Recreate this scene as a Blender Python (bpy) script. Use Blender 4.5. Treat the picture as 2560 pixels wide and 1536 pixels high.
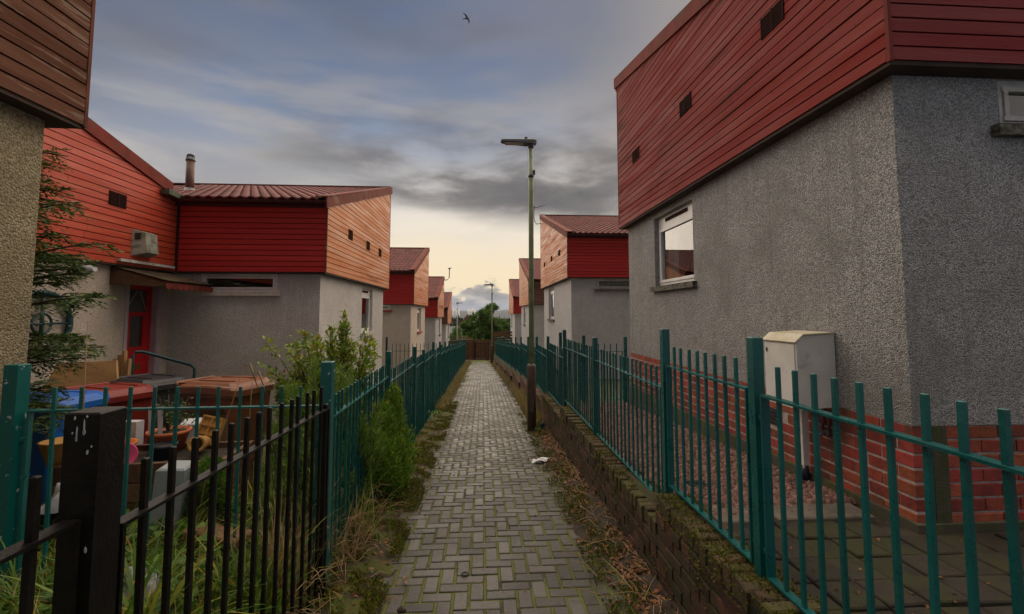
import bpy, math, random
import numpy as np
from mathutils import Vector, Matrix, Euler

R = math.radians
scene = bpy.context.scene
for o in list(bpy.data.objects):
    bpy.data.objects.remove(o)

# ------------------------------------------------------------------ camera
EYE = 1.64
cam_d = bpy.data.cameras.new('camera')
cam = bpy.data.objects.new('camera', cam_d)
scene.collection.objects.link(cam)
cam.location = (0, 0, EYE)
cam.rotation_euler = (R(94.0), 0, R(-3.66))
cam_d.sensor_width = 36
cam_d.lens = 16.0
cam_d.shift_y = -0.0248
cam_d.clip_start = 0.05
cam_d.clip_end = 20000
scene.camera = cam

# ------------------------------------------------------------------ exposure
vs = scene.view_settings
vs.view_transform = 'Standard'
vs.look = 'None'
vs.exposure = 1.88
vs.gamma = 1.0
vs.use_curve_mapping = False

try:
    cy = scene.cycles
    cy.max_bounces = 5; cy.diffuse_bounces = 3; cy.glossy_bounces = 2; cy.transmission_bounces = 2; cy.transparent_max_bounces = 6
except Exception:
    pass

# ------------------------------------------------------------------ sun
SUN_AZ, SUN_EL = R(6), R(47)
sd = Vector((math.sin(SUN_AZ) * math.cos(SUN_EL), math.cos(SUN_AZ) * math.cos(SUN_EL), math.sin(SUN_EL)))
sun_d = bpy.data.lights.new('sun', 'SUN')
sun_d.energy = 1.5
sun_d.angle = R(138)
sun_d.color = (1.0, 0.84, 0.66)
sun = bpy.data.objects.new('sun', sun_d)
scene.collection.objects.link(sun)
sun.location = (0, 0, 60)
sun.rotation_euler = sd.to_track_quat('Z', 'Y').to_euler()

# ------------------------------------------------------------------ world (cloudy evening sky)
world = bpy.data.worlds.new('World')
scene.world = world
world.use_nodes = True
try:
    world.cycles.sampling_method = 'MANUAL'
    world.cycles.sample_map_resolution = 512
except Exception:
    pass
wt = world.node_tree
wt.nodes.clear()


class NT:
    """small helper for wiring node trees"""
    def __init__(self, tree):
        self.t = tree

    def n(self, kind, **kw):
        nd = self.t.nodes.new(kind)
        for k, v in kw.items():
            setattr(nd, k, v)
        return nd

    def link(self, a, b):
        self.t.links.new(a, b)

    def put(self, sock, v):
        if isinstance(v, bpy.types.NodeSocket):
            self.link(v, sock)
        else:
            sock.default_value = v

    def math(self, op, a, b=0.0, c=0.0, clamp=False):
        nd = self.n('ShaderNodeMath', operation=op, use_clamp=clamp)
        self.put(nd.inputs[0], a); self.put(nd.inputs[1], b); self.put(nd.inputs[2], c)
        return nd.outputs[0]

    def mr(self, v, a, b, c=0.0, d=1.0, smooth=True):
        nd = self.n('ShaderNodeMapRange', interpolation_type='SMOOTHSTEP' if smooth else 'LINEAR')
        self.put(nd.inputs['Value'], v)
        for k, x in (('From Min', a), ('From Max', b), ('To Min', c), ('To Max', d)):
            self.put(nd.inputs[k], x)
        return nd.outputs[0]

    def mix(self, f, a, b, blend='MIX'):
        nd = self.n('ShaderNodeMix', data_type='RGBA', blend_type=blend)
        self.put(nd.inputs[0], f)
        self.put(nd.inputs[6], a if isinstance(a, bpy.types.NodeSocket) else (*a, 1))
        self.put(nd.inputs[7], b if isinstance(b, bpy.types.NodeSocket) else (*b, 1))
        return nd.outputs[2]

    def noise(self, vec, scale, detail=4, rough=.55, dist=0.0, out=0):
        nd = self.n('ShaderNodeTexNoise')
        self.put(nd.inputs['Vector'], vec)
        nd.inputs['Scale'].default_value = scale
        nd.inputs['Detail'].default_value = detail
        nd.inputs['Roughness'].default_value = rough
        nd.inputs['Distortion'].default_value = dist
        return nd.outputs[out]

    def mapping(self, vec, scale=(1, 1, 1), rot=(0, 0, 0), loc=(0, 0, 0)):
        nd = self.n('ShaderNodeMapping')
        self.put(nd.inputs[0], vec)
        nd.inputs[1].default_value = loc
        nd.inputs[2].default_value = rot
        nd.inputs[3].default_value = scale
        return nd.outputs[0]

    def ramp(self, v, stops, interp='EASE'):
        nd = self.n('ShaderNodeValToRGB')
        self.put(nd.inputs[0], v)
        cr = nd.color_ramp
        cr.interpolation = interp
        while len(cr.elements) > 1:
            cr.elements.remove(cr.elements[-1])
        cr.elements[0].position = stops[0][0]
        cr.elements[0].color = (*stops[0][1], 1)
        for p, c in stops[1:]:
            e = cr.elements.new(p)
            e.color = (*c, 1)
        return nd.outputs[0]


def lin(r, g, b):
    f = lambda c: (c / 255 / 12.92) if c / 255 <= .04045 else ((c / 255 + .055) / 1.055) ** 2.4
    return (f(r), f(g), f(b))


def build_sky():
    N = NT(wt)
    out = N.n('ShaderNodeOutputWorld')
    bg = N.n('ShaderNodeBackground')
    bg.inputs[1].default_value = 0.1
    sky = N.n('ShaderNodeTexSky', sky_type='NISHITA')
    sky.sun_disc = False
    sky.sun_elevation = SUN_EL
    sky.sun_rotation = SUN_AZ
    sky.air_density = 1.2
    sky.dust_density = 1.5
    co = N.n('ShaderNodeTexCoord')
    d = co.outputs['Generated']
    sp = N.n('ShaderNodeSeparateXYZ'); N.link(d, sp.inputs[0])
    x, y, z = sp.outputs
    el = N.math('MULTIPLY', N.math('ARCSINE', z), 57.2958)            # degrees
    az = N.math('MULTIPLY', N.math('ARCTAN2', x, y), 57.2958)         # 0 = along the path, + right
    # cloud plane coordinates
    zz = N.math('MAXIMUM', N.math('ADD', z, .10), .06)
    cv = N.n('ShaderNodeCombineXYZ')
    N.link(N.math('DIVIDE', x, zz), cv.inputs[0]); N.link(N.math('DIVIDE', y, zz), cv.inputs[1])
    P = cv.outputs[0]
    angv = N.n('ShaderNodeCombineXYZ')
    N.link(az, angv.inputs[0]); N.link(el, angv.inputs[1])
    A = angv.outputs[0]
    streak = N.noise(N.mapping(P, scale=(.42, 1.0, 1), rot=(0, 0, R(32))), .9, 5, .5, .15)
    broad = N.noise(N.mapping(P, scale=(.8, .8, 1), loc=(3.1, 1.7, 0)), .45, 3, .45, .1)
    wisp = N.noise(N.mapping(A, scale=(.045, .13, 1), rot=(0, 0, R(-12)), loc=(2, 5, 0)), 1.0, 6, .55, .25)
    fine = N.noise(N.mapping(A, scale=(.07, .20, 1), rot=(0, 0, R(-13)), loc=(7, 2, 0)), 1.15, 6, .56, .2)
    wob = N.noise(N.mapping(A, scale=(.05, .09, 1)), 1.0, 4, .5, .1)
    K = 10 * 2 ** -1.88          # display colours divided by the exposure; background strength is 0.1
    sc = lambda c: tuple(v * K for v in lin(*c))
    # blue upper sky
    upper = N.mix(N.mr(el, 10, 36), sc((128, 150, 180)), sc((58, 86, 126)))
    upper = N.mix(.02, upper, sky.outputs[0])
    # thin high veil
    veil_c = N.mix(N.mr(el, 12, 34), sc((198, 186, 174)), sc((126, 128, 138)))
    veil_c = N.mix(N.mr(az, -18, -50), veil_c, sc((104, 110, 126)))
    veil_c = N.mix(N.mr(az, 8, 32), veil_c, sc((166, 158, 153)))
    side = N.math('ADD', N.mr(az, 2, 24, 0, .30), N.mr(az, -18, -60, 0, .16))
    vf = N.math('ADD', N.math('ADD', N.math('MULTIPLY', streak, .60), N.math('MULTIPLY', broad, .40)), N.math('ADD', N.math('MULTIPLY', wisp, .45), side))
    vf = N.mr(vf, .50, 1.02)
    col = N.mix(N.math('MULTIPLY', vf, .95), upper, veil_c)
    # low warm band
    elw = N.math('ADD', el, N.math('MULTIPLY', N.math('SUBTRACT', wob, .5), 8.0))
    warm = N.mix(N.mr(elw, 3, 14), sc((255, 234, 196)), sc((238, 230, 218)))
    warm = N.mix(N.math('MULTIPLY', N.mr(N.math('ABSOLUTE', N.math('ADD', az, 1.0)), 8, 27), .92), warm, sc((158, 154, 154)))
    col = N.mix(N.mr(elw, 24, 10.0), col, warm)
    # pale wisps drawn out across the middle of the sky
    w2 = N.noise(N.mapping(A, scale=(.030, .15, 1), rot=(0, 0, R(-16)), loc=(11, 3, 0)), 1.15, 6, .56, .25)
    w3 = N.noise(N.mapping(A, scale=(.028, .11, 1), rot=(0, 0, R(24)), loc=(1, 8, 0)), 1.2, 6, .55, .3)
    wf = N.math('MULTIPLY', N.mr(w2, .43, .66), N.mr(el, 44, 18, .40, 1.0))
    wf = N.math('MULTIPLY', wf, N.mr(el, 8, 13))
    wc = N.mix(N.mr(el, 14, 34), sc((196, 190, 184)), sc((128, 130, 142)))
    col = N.mix(N.math('MULTIPLY', wf, .80), col, wc)
    wf3 = N.math('MULTIPLY', N.mr(w3, .50, .74), N.mr(el, 15, 24))
    col = N.mix(N.math('MULTIPLY', wf3, .55), col, sc((108, 110, 120)))
    # dark cloud bank, sharper along its lower edge
    edge = N.math('ADD', N.math('ADD', 12.0, N.math('MULTIPLY', az, -.10)), N.math('MULTIPLY', N.math('SUBTRACT', fine, .5), 7.0))
    rel = N.math('SUBTRACT', el, edge)
    lowf = N.mr(rel, -1.2, 1.6)
    hif = N.mr(N.math('ADD', rel, N.math('MULTIPLY', N.math('SUBTRACT', w2, .5), 14.0)), 13.0, 4.0)
    bank = N.math('MULTIPLY', N.math('MULTIPLY', lowf, hif), N.mr(N.math('ADD', az, N.math('MULTIPLY', N.math('SUBTRACT', w2, .5), 40.0)), -32, -6))
    bank = N.math('MULTIPLY', bank, N.mr(fine, .30, .54, .30, 1.0))
    bank = N.math('MULTIPLY', bank, N.mr(az, 10, 40, 1.0, .75))
    bank_c = N.mix(N.mr(fine, .40, .68), sc((122, 118, 118)), sc((76, 76, 82)))
    bank_c = N.mix(N.mr(az, 10, 30), bank_c, sc((130, 124, 122)))
    col = N.mix(N.math('MULTIPLY', bank, .88), col, bank_c)
    # cumulus near the horizon
    cum = N.noise(N.mapping(A, scale=(.22, .42, 1), loc=(1.4, 2.2, 0)), 1.0, 6, .6, .2)
    cf = N.mr(N.math('SUBTRACT', cum, N.math('MULTIPLY', N.math('SUBTRACT', el, 2.9), .075)), .45, .52)
    cf = N.math('MULTIPLY', cf, N.mr(el, 7.0, 4.6))
    cum_f = N.noise(N.mapping(A, scale=(.30, .75, 1), loc=(6, 1, 0)), 1.3, 6, .6, .2)
    cum_c = N.mix(N.mr(N.math('ADD', N.math('MULTIPLY', cum, .6), N.math('MULTIPLY', cum_f, .5)), .46, .66), sc((196, 188, 180)), sc((122, 124, 132)))
    cum_c = N.mix(N.math('MULTIPLY', N.mr(el, 3.0, .8), .8), cum_c, N.mix(N.mr(cum_f, .40, .62), sc((180, 182, 188)), sc((118, 132, 160))))
    col = N.mix(N.math('MULTIPLY', cf, .90), col, cum_c)
    col = N.mix(N.math('MULTIPLY', N.mr(el, 1.7, .2), .85), col, sc((112, 130, 162)))
    N.link(col, bg.inputs[0])
    N.link(bg.outputs[0], out.inputs[0])


build_sky()

# ================================================================== helpers
COL = scene.collection
rnd = random.Random(7)
rng = np.random.default_rng(11)


def finish(name, me, mat=None, parent=None):
    if mat is not None and not me.materials:
        me.materials.append(mat)
    o = bpy.data.objects.new(name, me)
    COL.objects.link(o)
    if parent is not None:
        o.parent = parent
    return o


def tag(o, label=None, cat=None, group=None, kind=None):
    if label: o['label'] = label
    if cat: o['category'] = cat
    if group: o['group'] = group
    if kind: o['kind'] = kind
    return o


def empty(name, loc=(0, 0, 0), rz=0.0, label=None, cat=None, group=None):
    o = bpy.data.objects.new(name, None)
    COL.objects.link(o)
    o.location = loc
    o.rotation_euler = (0, 0, rz)
    o.empty_display_size = .1
    return tag(o, label, cat, group)


def copy_tree(o, parent=None):
    c = o.copy()
    COL.objects.link(c)
    c.parent = parent
    for ch in list(o.children):
        copy_tree(ch, c)
    return c


class MB:
    def __init__(self):
        self.v = []; self.f = []; self.sm = []

    def box(self, a, b):
        x0, y0, z0 = a; x1, y1, z1 = b
        return self.hexa([(x0, y0, z0), (x1, y0, z0), (x1, y1, z0), (x0, y1, z0),
                          (x0, y0, z1), (x1, y0, z1), (x1, y1, z1), (x0, y1, z1)])

    def hexa(self, p):
        n = len(self.v)
        self.v += [tuple(q) for q in p]
        self.f += [tuple(n + i for i in q) for q in ((3, 2, 1, 0), (4, 5, 6, 7), (0, 1, 5, 4), (1, 2, 6, 5), (2, 3, 7, 6), (3, 0, 4, 7))]
        return self

    def quad(self, a, b, c, d):
        n = len(self.v)
        self.v += [tuple(a), tuple(b), tuple(c), tuple(d)]
        self.f.append((n, n + 1, n + 2, n + 3))
        return self

    def prism(self, pts, off):
        """polygon pts (3d) extruded by vector off"""
        n = len(self.v); k = len(pts)
        self.v += [tuple(p) for p in pts]
        self.v += [tuple(p[i] + off[i] for i in range(3)) for p in pts]
        self.f.append(tuple(n + i for i in reversed(range(k))))
        self.f.append(tuple(n + k + i for i in range(k)))
        for i in range(k):
            j = (i + 1) % k
            self.f.append((n + i, n + j, n + k + j, n + k + i))
        return self

    def tube(self, pts, rad, seg=8, cap=True, smooth=True):
        pts = [Vector(p) for p in pts]
        if not hasattr(rad, '__len__'):
            rad = [rad] * len(pts)
        n0 = len(self.v)
        up = Vector((0, 0, 1))
        for i, p in enumerate(pts):
            t = (pts[min(i + 1, len(pts) - 1)] - pts[max(i - 1, 0)])
            if t.length < 1e-9: t = Vector((0, 0, 1))
            t.normalize()
            a = t.cross(up if abs(t.z) < .95 else Vector((1, 0, 0))).normalized()
            b = t.cross(a)
            for k in range(seg):
                q = 2 * math.pi * k / seg
                self.v.append(tuple(p + (a * math.cos(q) + b * math.sin(q)) * rad[i]))
        fs = len(self.f)
        for i in range(len(pts) - 1):
            for k in range(seg):
                k2 = (k + 1) % seg
                self.f.append((n0 + i * seg + k, n0 + i * seg + k2, n0 + (i + 1) * seg + k2, n0 + (i + 1) * seg + k))
        if smooth:
            self.sm += list(range(fs, len(self.f)))
        if cap:
            self.f.append(tuple(n0 + k for k in reversed(range(seg))))
            e = n0 + (len(pts) - 1) * seg
            self.f.append(tuple(e + k for k in range(seg)))
        return self

    def lathe(self, prof, c=(0, 0, 0), seg=24, smooth=True):
        n0 = len(self.v)
        for r, z in prof:
            for k in range(seg):
                q = 2 * math.pi * k / seg
                self.v.append((c[0] + r * math.cos(q), c[1] + r * math.sin(q), c[2] + z))
        fs = len(self.f)
        for i in range(len(prof) - 1):
            for k in range(seg):
                k2 = (k + 1) % seg
                self.f.append((n0 + i * seg + k, n0 + i * seg + k2, n0 + (i + 1) * seg + k2, n0 + (i + 1) * seg + k))
        if smooth: self.sm += list(range(fs, len(self.f)))
        self.f.append(tuple(n0 + k for k in reversed(range(seg))))
        e = n0 + (len(prof) - 1) * seg
        self.f.append(tuple(e + k for k in range(seg)))
        return self

    def mirror(self, s):
        if s < 0:
            self.v = [(-x, y, z) for x, y, z in self.v]
            self.f = [tuple(reversed(f)) for f in self.f]
        return self

    def move(self, M):
        self.v = [tuple(M @ Vector(p)) for p in self.v]
        return self

    def mesh(self, name):
        me = bpy.data.meshes.new(name)
        me.from_pydata(self.v, [], self.f)
        for i in self.sm:
            me.polygons[i].use_smooth = True
        me.update()
        return me

    def build(self, name, mat, parent=None):
        return finish(name, self.mesh(name), mat, parent)


def np_mesh(name, V, F, mat, parent=None, smooth=False):
    """V (n,3), F (m,4) quads"""
    V = np.asarray(V, dtype=np.float32); F = np.asarray(F, dtype=np.int32)
    me = bpy.data.meshes.new(name)
    me.vertices.add(len(V)); me.vertices.foreach_set('co', V.ravel())
    m, k = F.shape
    me.loops.add(m * k); me.loops.foreach_set('vertex_index', F.ravel())
    me.polygons.add(m)
    me.polygons.foreach_set('loop_start', np.arange(0, m * k, k, dtype=np.int32))
    if smooth:
        me.polygons.foreach_set('use_smooth', np.ones(m, dtype=bool))
    me.update(calc_edges=True)
    return finish(name, me, mat, parent)


# ------------------------------------------------------------------ materials
def new_mat(name):
    m = bpy.data.materials.new(name)
    m.use_nodes = True
    t = m.node_tree
    t.nodes.clear()
    N = NT(t)
    out = N.n('ShaderNodeOutputMaterial')
    b = N.n('ShaderNodeBsdfPrincipled')
    N.link(b.outputs[0], out.inputs[0])
    return m, N, b


def rand_of(N, island):
    if island:
        return N.n('ShaderNodeNewGeometry').outputs['Random Per Island']
    return N.n('ShaderNodeObjectInfo').outputs['Random']


def mat(name, col, col2=None, rough=.7, spec=.4, ns=6.0, nthr=(.4, .62), bump=0.0, bs=60.0, vary=0.0, island=False,
        metallic=0.0, dirt=None, dirt_s=2.0, dirt_thr=(.52, .7), dirt_amt=.7, stretch=(1, 1, 1), transl=0.0, coord='pos', rvar=0.0):
    m, N, b = new_mat(name)
    geo = N.n('ShaderNodeNewGeometry')
    p = geo.outputs['Position'] if coord == 'pos' else N.n('ShaderNodeTexCoord').outputs['Object']
    pm = N.mapping(p, scale=stretch)
    c = None
    if col2 is not None:
        f = N.mr(N.noise(pm, ns, 5, .6), nthr[0], nthr[1])
        c = N.mix(f, col, col2)
    if vary > 0:
        r = rand_of(N, island)
        hsv = N.n('ShaderNodeHueSaturation')
        N.link(N.mr(r, 0, 1, 1 - vary, 1 + vary, False), hsv.inputs['Value'])
        r2 = N.math('FRACT', N.math('MULTIPLY', r, 17.31))
        N.link(N.mr(r2, 0, 1, .5 - vary * .035, .5 + vary * .035, False), hsv.inputs['Hue'])
        N.put(hsv.inputs['Color'], c if c is not None else (*col, 1))
        c = hsv.outputs[0]
    if dirt is not None:
        f = N.math('MULTIPLY', N.mr(N.noise(p, dirt_s, 6, .62, .3), dirt_thr[0], dirt_thr[1]), dirt_amt)
        c = N.mix(f, c if c is not None else col, dirt)
    N.put(b.inputs['Base Color'], c if c is not None else (*col, 1))
    if rvar > 0:
        N.link(N.mr(N.noise(p, ns * 1.7, 4, .6), .3, .7, max(.03, rough - rvar), min(1, rough + rvar)), b.inputs['Roughness'])
    else:
        b.inputs['Roughness'].default_value = rough
    b.inputs['Specular IOR Level'].default_value = spec
    b.inputs['Metallic'].default_value = metallic
    if bump > 0:
        bn = N.n('ShaderNodeBump')
        bn.inputs['Strength'].default_value = bump
        bn.inputs['Distance'].default_value = .01
        N.link(N.noise(pm, bs, 4, .6), bn.inputs['Height'])
        N.link(bn.outputs[0], b.inputs['Normal'])
    if transl > 0:
        b.inputs['Transmission Weight'].default_value = 0
        tr = N.n('ShaderNodeBsdfTranslucent')
        N.put(tr.inputs[0], c if c is not None else (*col, 1))
        mx = N.n('ShaderNodeMixShader'); mx.inputs[0].default_value = transl
        N.link(b.outputs[0], mx.inputs[1]); N.link(tr.outputs[0], mx.inputs[2])
        out = [n for n in N.t.nodes if n.type == 'OUTPUT_MATERIAL'][0]
        N.link(mx.outputs[0], out.inputs[0])
    return m


def roughcast(name, c1, c2, c3, stain, stain_amt=.5, scale=112.0):
    m, N, b = new_mat(name)
    p = N.n('ShaderNodeNewGeometry').outputs['Position']
    vo = N.n('ShaderNodeTexVoronoi', feature='F1'); N.link(p, vo.inputs['Vector']); vo.inputs['Scale'].default_value = scale
    sep = N.n('ShaderNodeSeparateColor'); N.link(vo.outputs['Color'], sep.inputs[0])
    c = N.mix(N.mr(sep.outputs[0], .1, .6), c1, c2)
    c = N.mix(N.mr(sep.outputs[1], .66, .9), c, c3)
    c = N.mix(N.mr(vo.outputs['Distance'], .4, .8, 0, .6), c, tuple(v * .4 for v in c1))
    big = N.noise(p, 1.3, 6, .6, .3)
    c = N.mix(N.math('MULTIPLY', N.mr(big, .48, .7), stain_amt), c, stain)
    # rain streaks running down from the soffit
    st = N.noise(N.mapping(p, scale=(9, 9, .7)), 1.0, 5, .65)
    c = N.mix(N.math('MULTIPLY', N.mr(st, .52, .72), min(1, stain_amt * 1.2)), c, stain)
    mid = N.noise(p, 5.0, 5, .6)
    c = N.mix(N.mr(mid, .35, .7, 0, .30), c, stain)
    vo2 = N.n('ShaderNodeTexVoronoi', feature='F1'); N.link(p, vo2.inputs['Vector']); vo2.inputs['Scale'].default_value = 1.7
    c = N.mix(N.mr(vo2.outputs['Distance'], .10, .07, 0, .35), c, tuple(v * .8 for v in stain))
    N.link(c, b.inputs['Base Color'])
    b.inputs['Roughness'].default_value = .85
    b.inputs['Specular IOR Level'].default_value = .3
    h = N.math('SUBTRACT', 1.0, vo.outputs['Distance'])
    h = N.math('ADD', h, N.math('MULTIPLY', N.noise(p, 28, 3, .5), .8))
    bn = N.n('ShaderNodeBump'); bn.inputs['Strength'].default_value = .9; bn.inputs['Distance'].default_value = .007
    N.link(h, bn.inputs['Height']); N.link(bn.outputs[0], b.inputs['Normal'])
    return m


def board_mat(name, base, faded, stain, stain_thr=(.60, .72), fade_thr=(.45, .7), rough=.42, island=False, axis='y', vary=.09, spec=.5, stain_s=1.0):
    m, N, b = new_mat(name)
    p = N.n('ShaderNodeNewGeometry').outputs['Position']
    s = (3, 1.1, 14) if axis == 'y' else (1.1, 3, 14)
    grain = N.noise(N.mapping(p, scale=tuple(v * 6 for v in s)), 1.0, 5, .65)
    patch = N.noise(N.mapping(p, scale=s), .55 * stain_s, 6, .62, .4)
    patch2 = N.noise(N.mapping(p, scale=s, loc=(5, 3, 9)), .7, 5, .6, .2)
    big = N.noise(p, .55, 3, .5)
    r = rand_of(N, island)
    c = N.mix(N.mr(patch2, fade_thr[0], fade_thr[1]), base, faded)
    c = N.mix(N.math('MULTIPLY', N.mr(grain, .5, .75), .22), c, tuple(v * .5 for v in base))
    hsv = N.n('ShaderNodeHueSaturation'); N.link(N.mr(r, 0, 1, 1 - vary, 1 + vary, False), hsv.inputs['Value']); N.link(c, hsv.inputs['Color'])
    c = hsv.outputs[0]
    sf = N.math('MULTIPLY', N.mr(N.math('ADD', patch, N.math('MULTIPLY', N.math('SUBTRACT', big, .5), .5)), stain_thr[0], stain_thr[1]), .85)
    c = N.mix(sf, c, stain)
    # nail heads / knots
    vo = N.n('ShaderNodeTexVoronoi', feature='F1'); N.link(N.mapping(p, scale=(1, 1, 1)), vo.inputs['Vector']); vo.inputs['Scale'].default_value = 9
    c = N.mix(N.mr(vo.outputs['Distance'], .07, .04), c, tuple(v * .3 for v in base))
    N.link(c, b.inputs['Base Color'])
    N.link(N.mr(patch, .35, .7, rough - .06, rough + .22), b.inputs['Roughness'])
    b.inputs['Specular IOR Level'].default_value = spec
    bn = N.n('ShaderNodeBump'); bn.inputs['Strength'].default_value = .35; bn.inputs['Distance'].default_value = .006
    N.link(grain, bn.inputs['Height']); N.link(bn.outputs[0], b.inputs['Normal'])
    return m


def leaf_mat(name, stops, rough=.5, transl=.35, spec=.35):
    m, N, b = new_mat(name)
    r = N.n('ShaderNodeNewGeometry').outputs['Random Per Island']
    c = N.ramp(r, stops, 'LINEAR')
    N.link(c, b.inputs['Base Color'])
    b.inputs['Roughness'].default_value = rough
    b.inputs['Specular IOR Level'].default_value = spec
    tr = N.n('ShaderNodeBsdfTranslucent'); N.link(c, tr.inputs[0])
    mx = N.n('ShaderNodeMixShader'); mx.inputs[0].default_value = transl
    N.link(b.outputs[0], mx.inputs[1]); N.link(tr.outputs[0], mx.inputs[2])
    out = [n for n in N.t.nodes if n.type == 'OUTPUT_MATERIAL'][0]
    N.link(mx.outputs[0], out.inputs[0])
    return m


def glass_mat(name, f0=.11, tint=(.75, .8, .8)):
    """double glazing: clear, with a reflection that grows toward grazing angles"""
    m = bpy.data.materials.new(name); m.use_nodes = True
    t = m.node_tree; t.nodes.clear(); N = NT(t)
    out = N.n('ShaderNodeOutputMaterial')
    g = N.n('ShaderNodeNewGeometry')
    dp = N.n('ShaderNodeVectorMath', operation='DOT_PRODUCT')
    N.link(g.outputs['Normal'], dp.inputs[0]); N.link(g.outputs['Incoming'], dp.inputs[1])
    c = N.math('ABSOLUTE', dp.outputs['Value'])
    fr = N.math('ADD', f0, N.math('MULTIPLY', 1 - f0, N.math('POWER', N.math('SUBTRACT', 1.0, c), 2.6)))
    tr = N.n('ShaderNodeBsdfTransparent'); tr.inputs[0].default_value = (*tint, 1)
    gl = N.n('ShaderNodeBsdfGlossy'); gl.inputs['Roughness'].default_value = .015
    mx = N.n('ShaderNodeMixShader')
    N.link(fr, mx.inputs[0]); N.link(tr.outputs[0], mx.inputs[1]); N.link(gl.outputs[0], mx.inputs[2])
    N.link(mx.outputs[0], out.inputs[0])
    return m


M = {}
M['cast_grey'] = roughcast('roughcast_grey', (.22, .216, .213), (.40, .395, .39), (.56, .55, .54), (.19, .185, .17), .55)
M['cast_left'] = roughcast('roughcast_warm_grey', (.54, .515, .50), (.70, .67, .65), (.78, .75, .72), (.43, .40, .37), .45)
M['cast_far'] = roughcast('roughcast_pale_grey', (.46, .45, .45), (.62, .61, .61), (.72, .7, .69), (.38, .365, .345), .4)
M['cast_cream'] = roughcast('roughcast_cream', (.24, .195, .115), (.36, .30, .19), (.45, .38, .26), (.16, .13, .07), .5, 80)
M['cast_pink'] = roughcast('roughcast_pinkish', (.54, .46, .39), (.70, .61, .52), (.78, .69, .60), (.44, .38, .32), .35)
M['red_front'] = board_mat('boards_dark_red', (.43, .024, .021), (.45, .034, .027), (.20, .03, .026), (.70, .82), axis='x', rough=.55, spec=.3)
M['shaded_red_front'] = board_mat('boards_shaded_red', (.20, .012, .014), (.22, .018, .018), (.09, .016, .016), (.70, .82), axis='x', rough=.55, spec=.3)  # front red made darker, with corner vignette partly put into the base colour
M['red_front_i'] = board_mat('boards_dark_red_far', (.43, .024, .021), (.45, .034, .027), (.20, .03, .026), (.70, .82), axis='x', rough=.55, spec=.3, island=True)
M['red_gable'] = board_mat('boards_red_gable', (.205, .026, .021), (.225, .042, .032), (.09, .046, .037), (.57, .70), rough=.62, spec=.08)
M['orange_gable'] = board_mat('boards_orange_sheen_gable', (.50, .155, .036), (.53, .195, .058), (.20, .085, .04), (.60, .73), rough=.48, spec=.3)  # warm sky sheen on the gables put into the base colour, along with fading
M['orange_sheen_gable_i'] = board_mat('boards_orange_sheen_gable_far', (.50, .155, .036), (.53, .195, .058), (.20, .085, .04), (.62, .75), rough=.48, spec=.3, island=True)  # far boards, same warm sheen mixed into the colour
M['wing_red'] = board_mat('boards_vermilion', (.46, .058, .028), (.50, .10, .05), (.30, .09, .06), (.68, .80), rough=.45, spec=.4)
M['brown_boards'] = board_mat('boards_weathered_brown', (.105, .042, .024), (.15, .070, .045), (.24, .16, .12), (.52, .60), fade_thr=(.35, .6), rough=.8, spec=.08, stain_s=3.0)
M['brown_boards_i'] = board_mat('boards_brown_far', (.13, .055, .035), (.2, .1, .07), (.1, .06, .045), (.6, .75), rough=.55, island=True, axis='x')
M['sheathing'] = mat('dark_sheathing', (.035, .012, .010), rough=.9)
M['soffit'] = mat('soffit_board', (.06, .035, .025), (.04, .025, .02), rough=.8)
M['trim_red'] = mat('trim_red', (.20, .04, .032), (.15, .036, .03), rough=.8, spec=.12, ns=4, dirt=(.10, .07, .045), dirt_s=3, vary=.1)
M['trim_worn'] = mat('trim_worn', (.19, .055, .038), (.13, .042, .032), rough=.8, spec=.12, ns=5, dirt=(.30, .20, .15), dirt_s=2.5, dirt_thr=(.58, .68), dirt_amt=.6)
M['trim_brown'] = mat('trim_brown', (.16, .05, .03), (.11, .04, .03), rough=.8, spec=.12, ns=6, dirt=(.14, .12, .06), dirt_s=4)
M['gutter'] = mat('gutter_plastic', (.075, .022, .020), (.05, .02, .02), rough=.35, ns=7)
M['gutter_grey'] = mat('gutter_mossy', (.10, .11, .08), (.05, .07, .04), rough=.7, ns=9)
M['tile'] = mat('concrete_tile_red', (.22, .060, .050), (.15, .045, .042), rough=.62, ns=7, vary=.2, dirt=(.12, .09, .06), dirt_s=5, dirt_amt=.5, bump=.3, bs=120)
M['tile_i'] = mat('concrete_tile_red_far', (.22, .060, .050), (.15, .045, .042), rough=.62, ns=7, vary=.2, island=True, dirt=(.12, .09, .06), dirt_s=5, dirt_amt=.5)
M['upvc'] = mat('white_upvc', (.80, .80, .79), (.72, .71, .69), rough=.35, ns=5, dirt=(.34, .31, .25), dirt_s=9, dirt_thr=(.58, .75), dirt_amt=.5)
M['old_white'] = mat('old_white_paint', (.58, .54, .50), (.48, .44, .40), rough=.6, ns=9, dirt=(.14, .12, .09), dirt_s=10, dirt_amt=.6)
M['mossy_white'] = mat('grimy_white', (.34, .34, .29), (.20, .21, .15), rough=.7, ns=7, dirt=(.09, .10, .05), dirt_s=8, dirt_thr=(.5, .66))
M['sill_stone'] = mat('sill_mossy', (.16, .145, .12), (.05, .05, .035), rough=.9, ns=26, bump=.6, bs=50)
M['sill_red'] = mat('sill_red', (.34, .06, .04), (.22, .05, .03), rough=.7, ns=8)
M['sill_pale'] = mat('sill_pale', (.55, .51, .47), (.44, .40, .36), rough=.8, ns=12)
M['glass'] = glass_mat('window_glass')
M['room'] = mat('dark_room', (.025, .025, .028), rough=.9)
M['curtain'] = mat('curtain_teal_grey', (.20, .27, .27), (.15, .21, .22), rough=.9, ns=4, stretch=(1, 14, 1))
M['vent'] = mat('vent_louvre', (.040, .018, .015), rough=.9, spec=.05)
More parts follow.
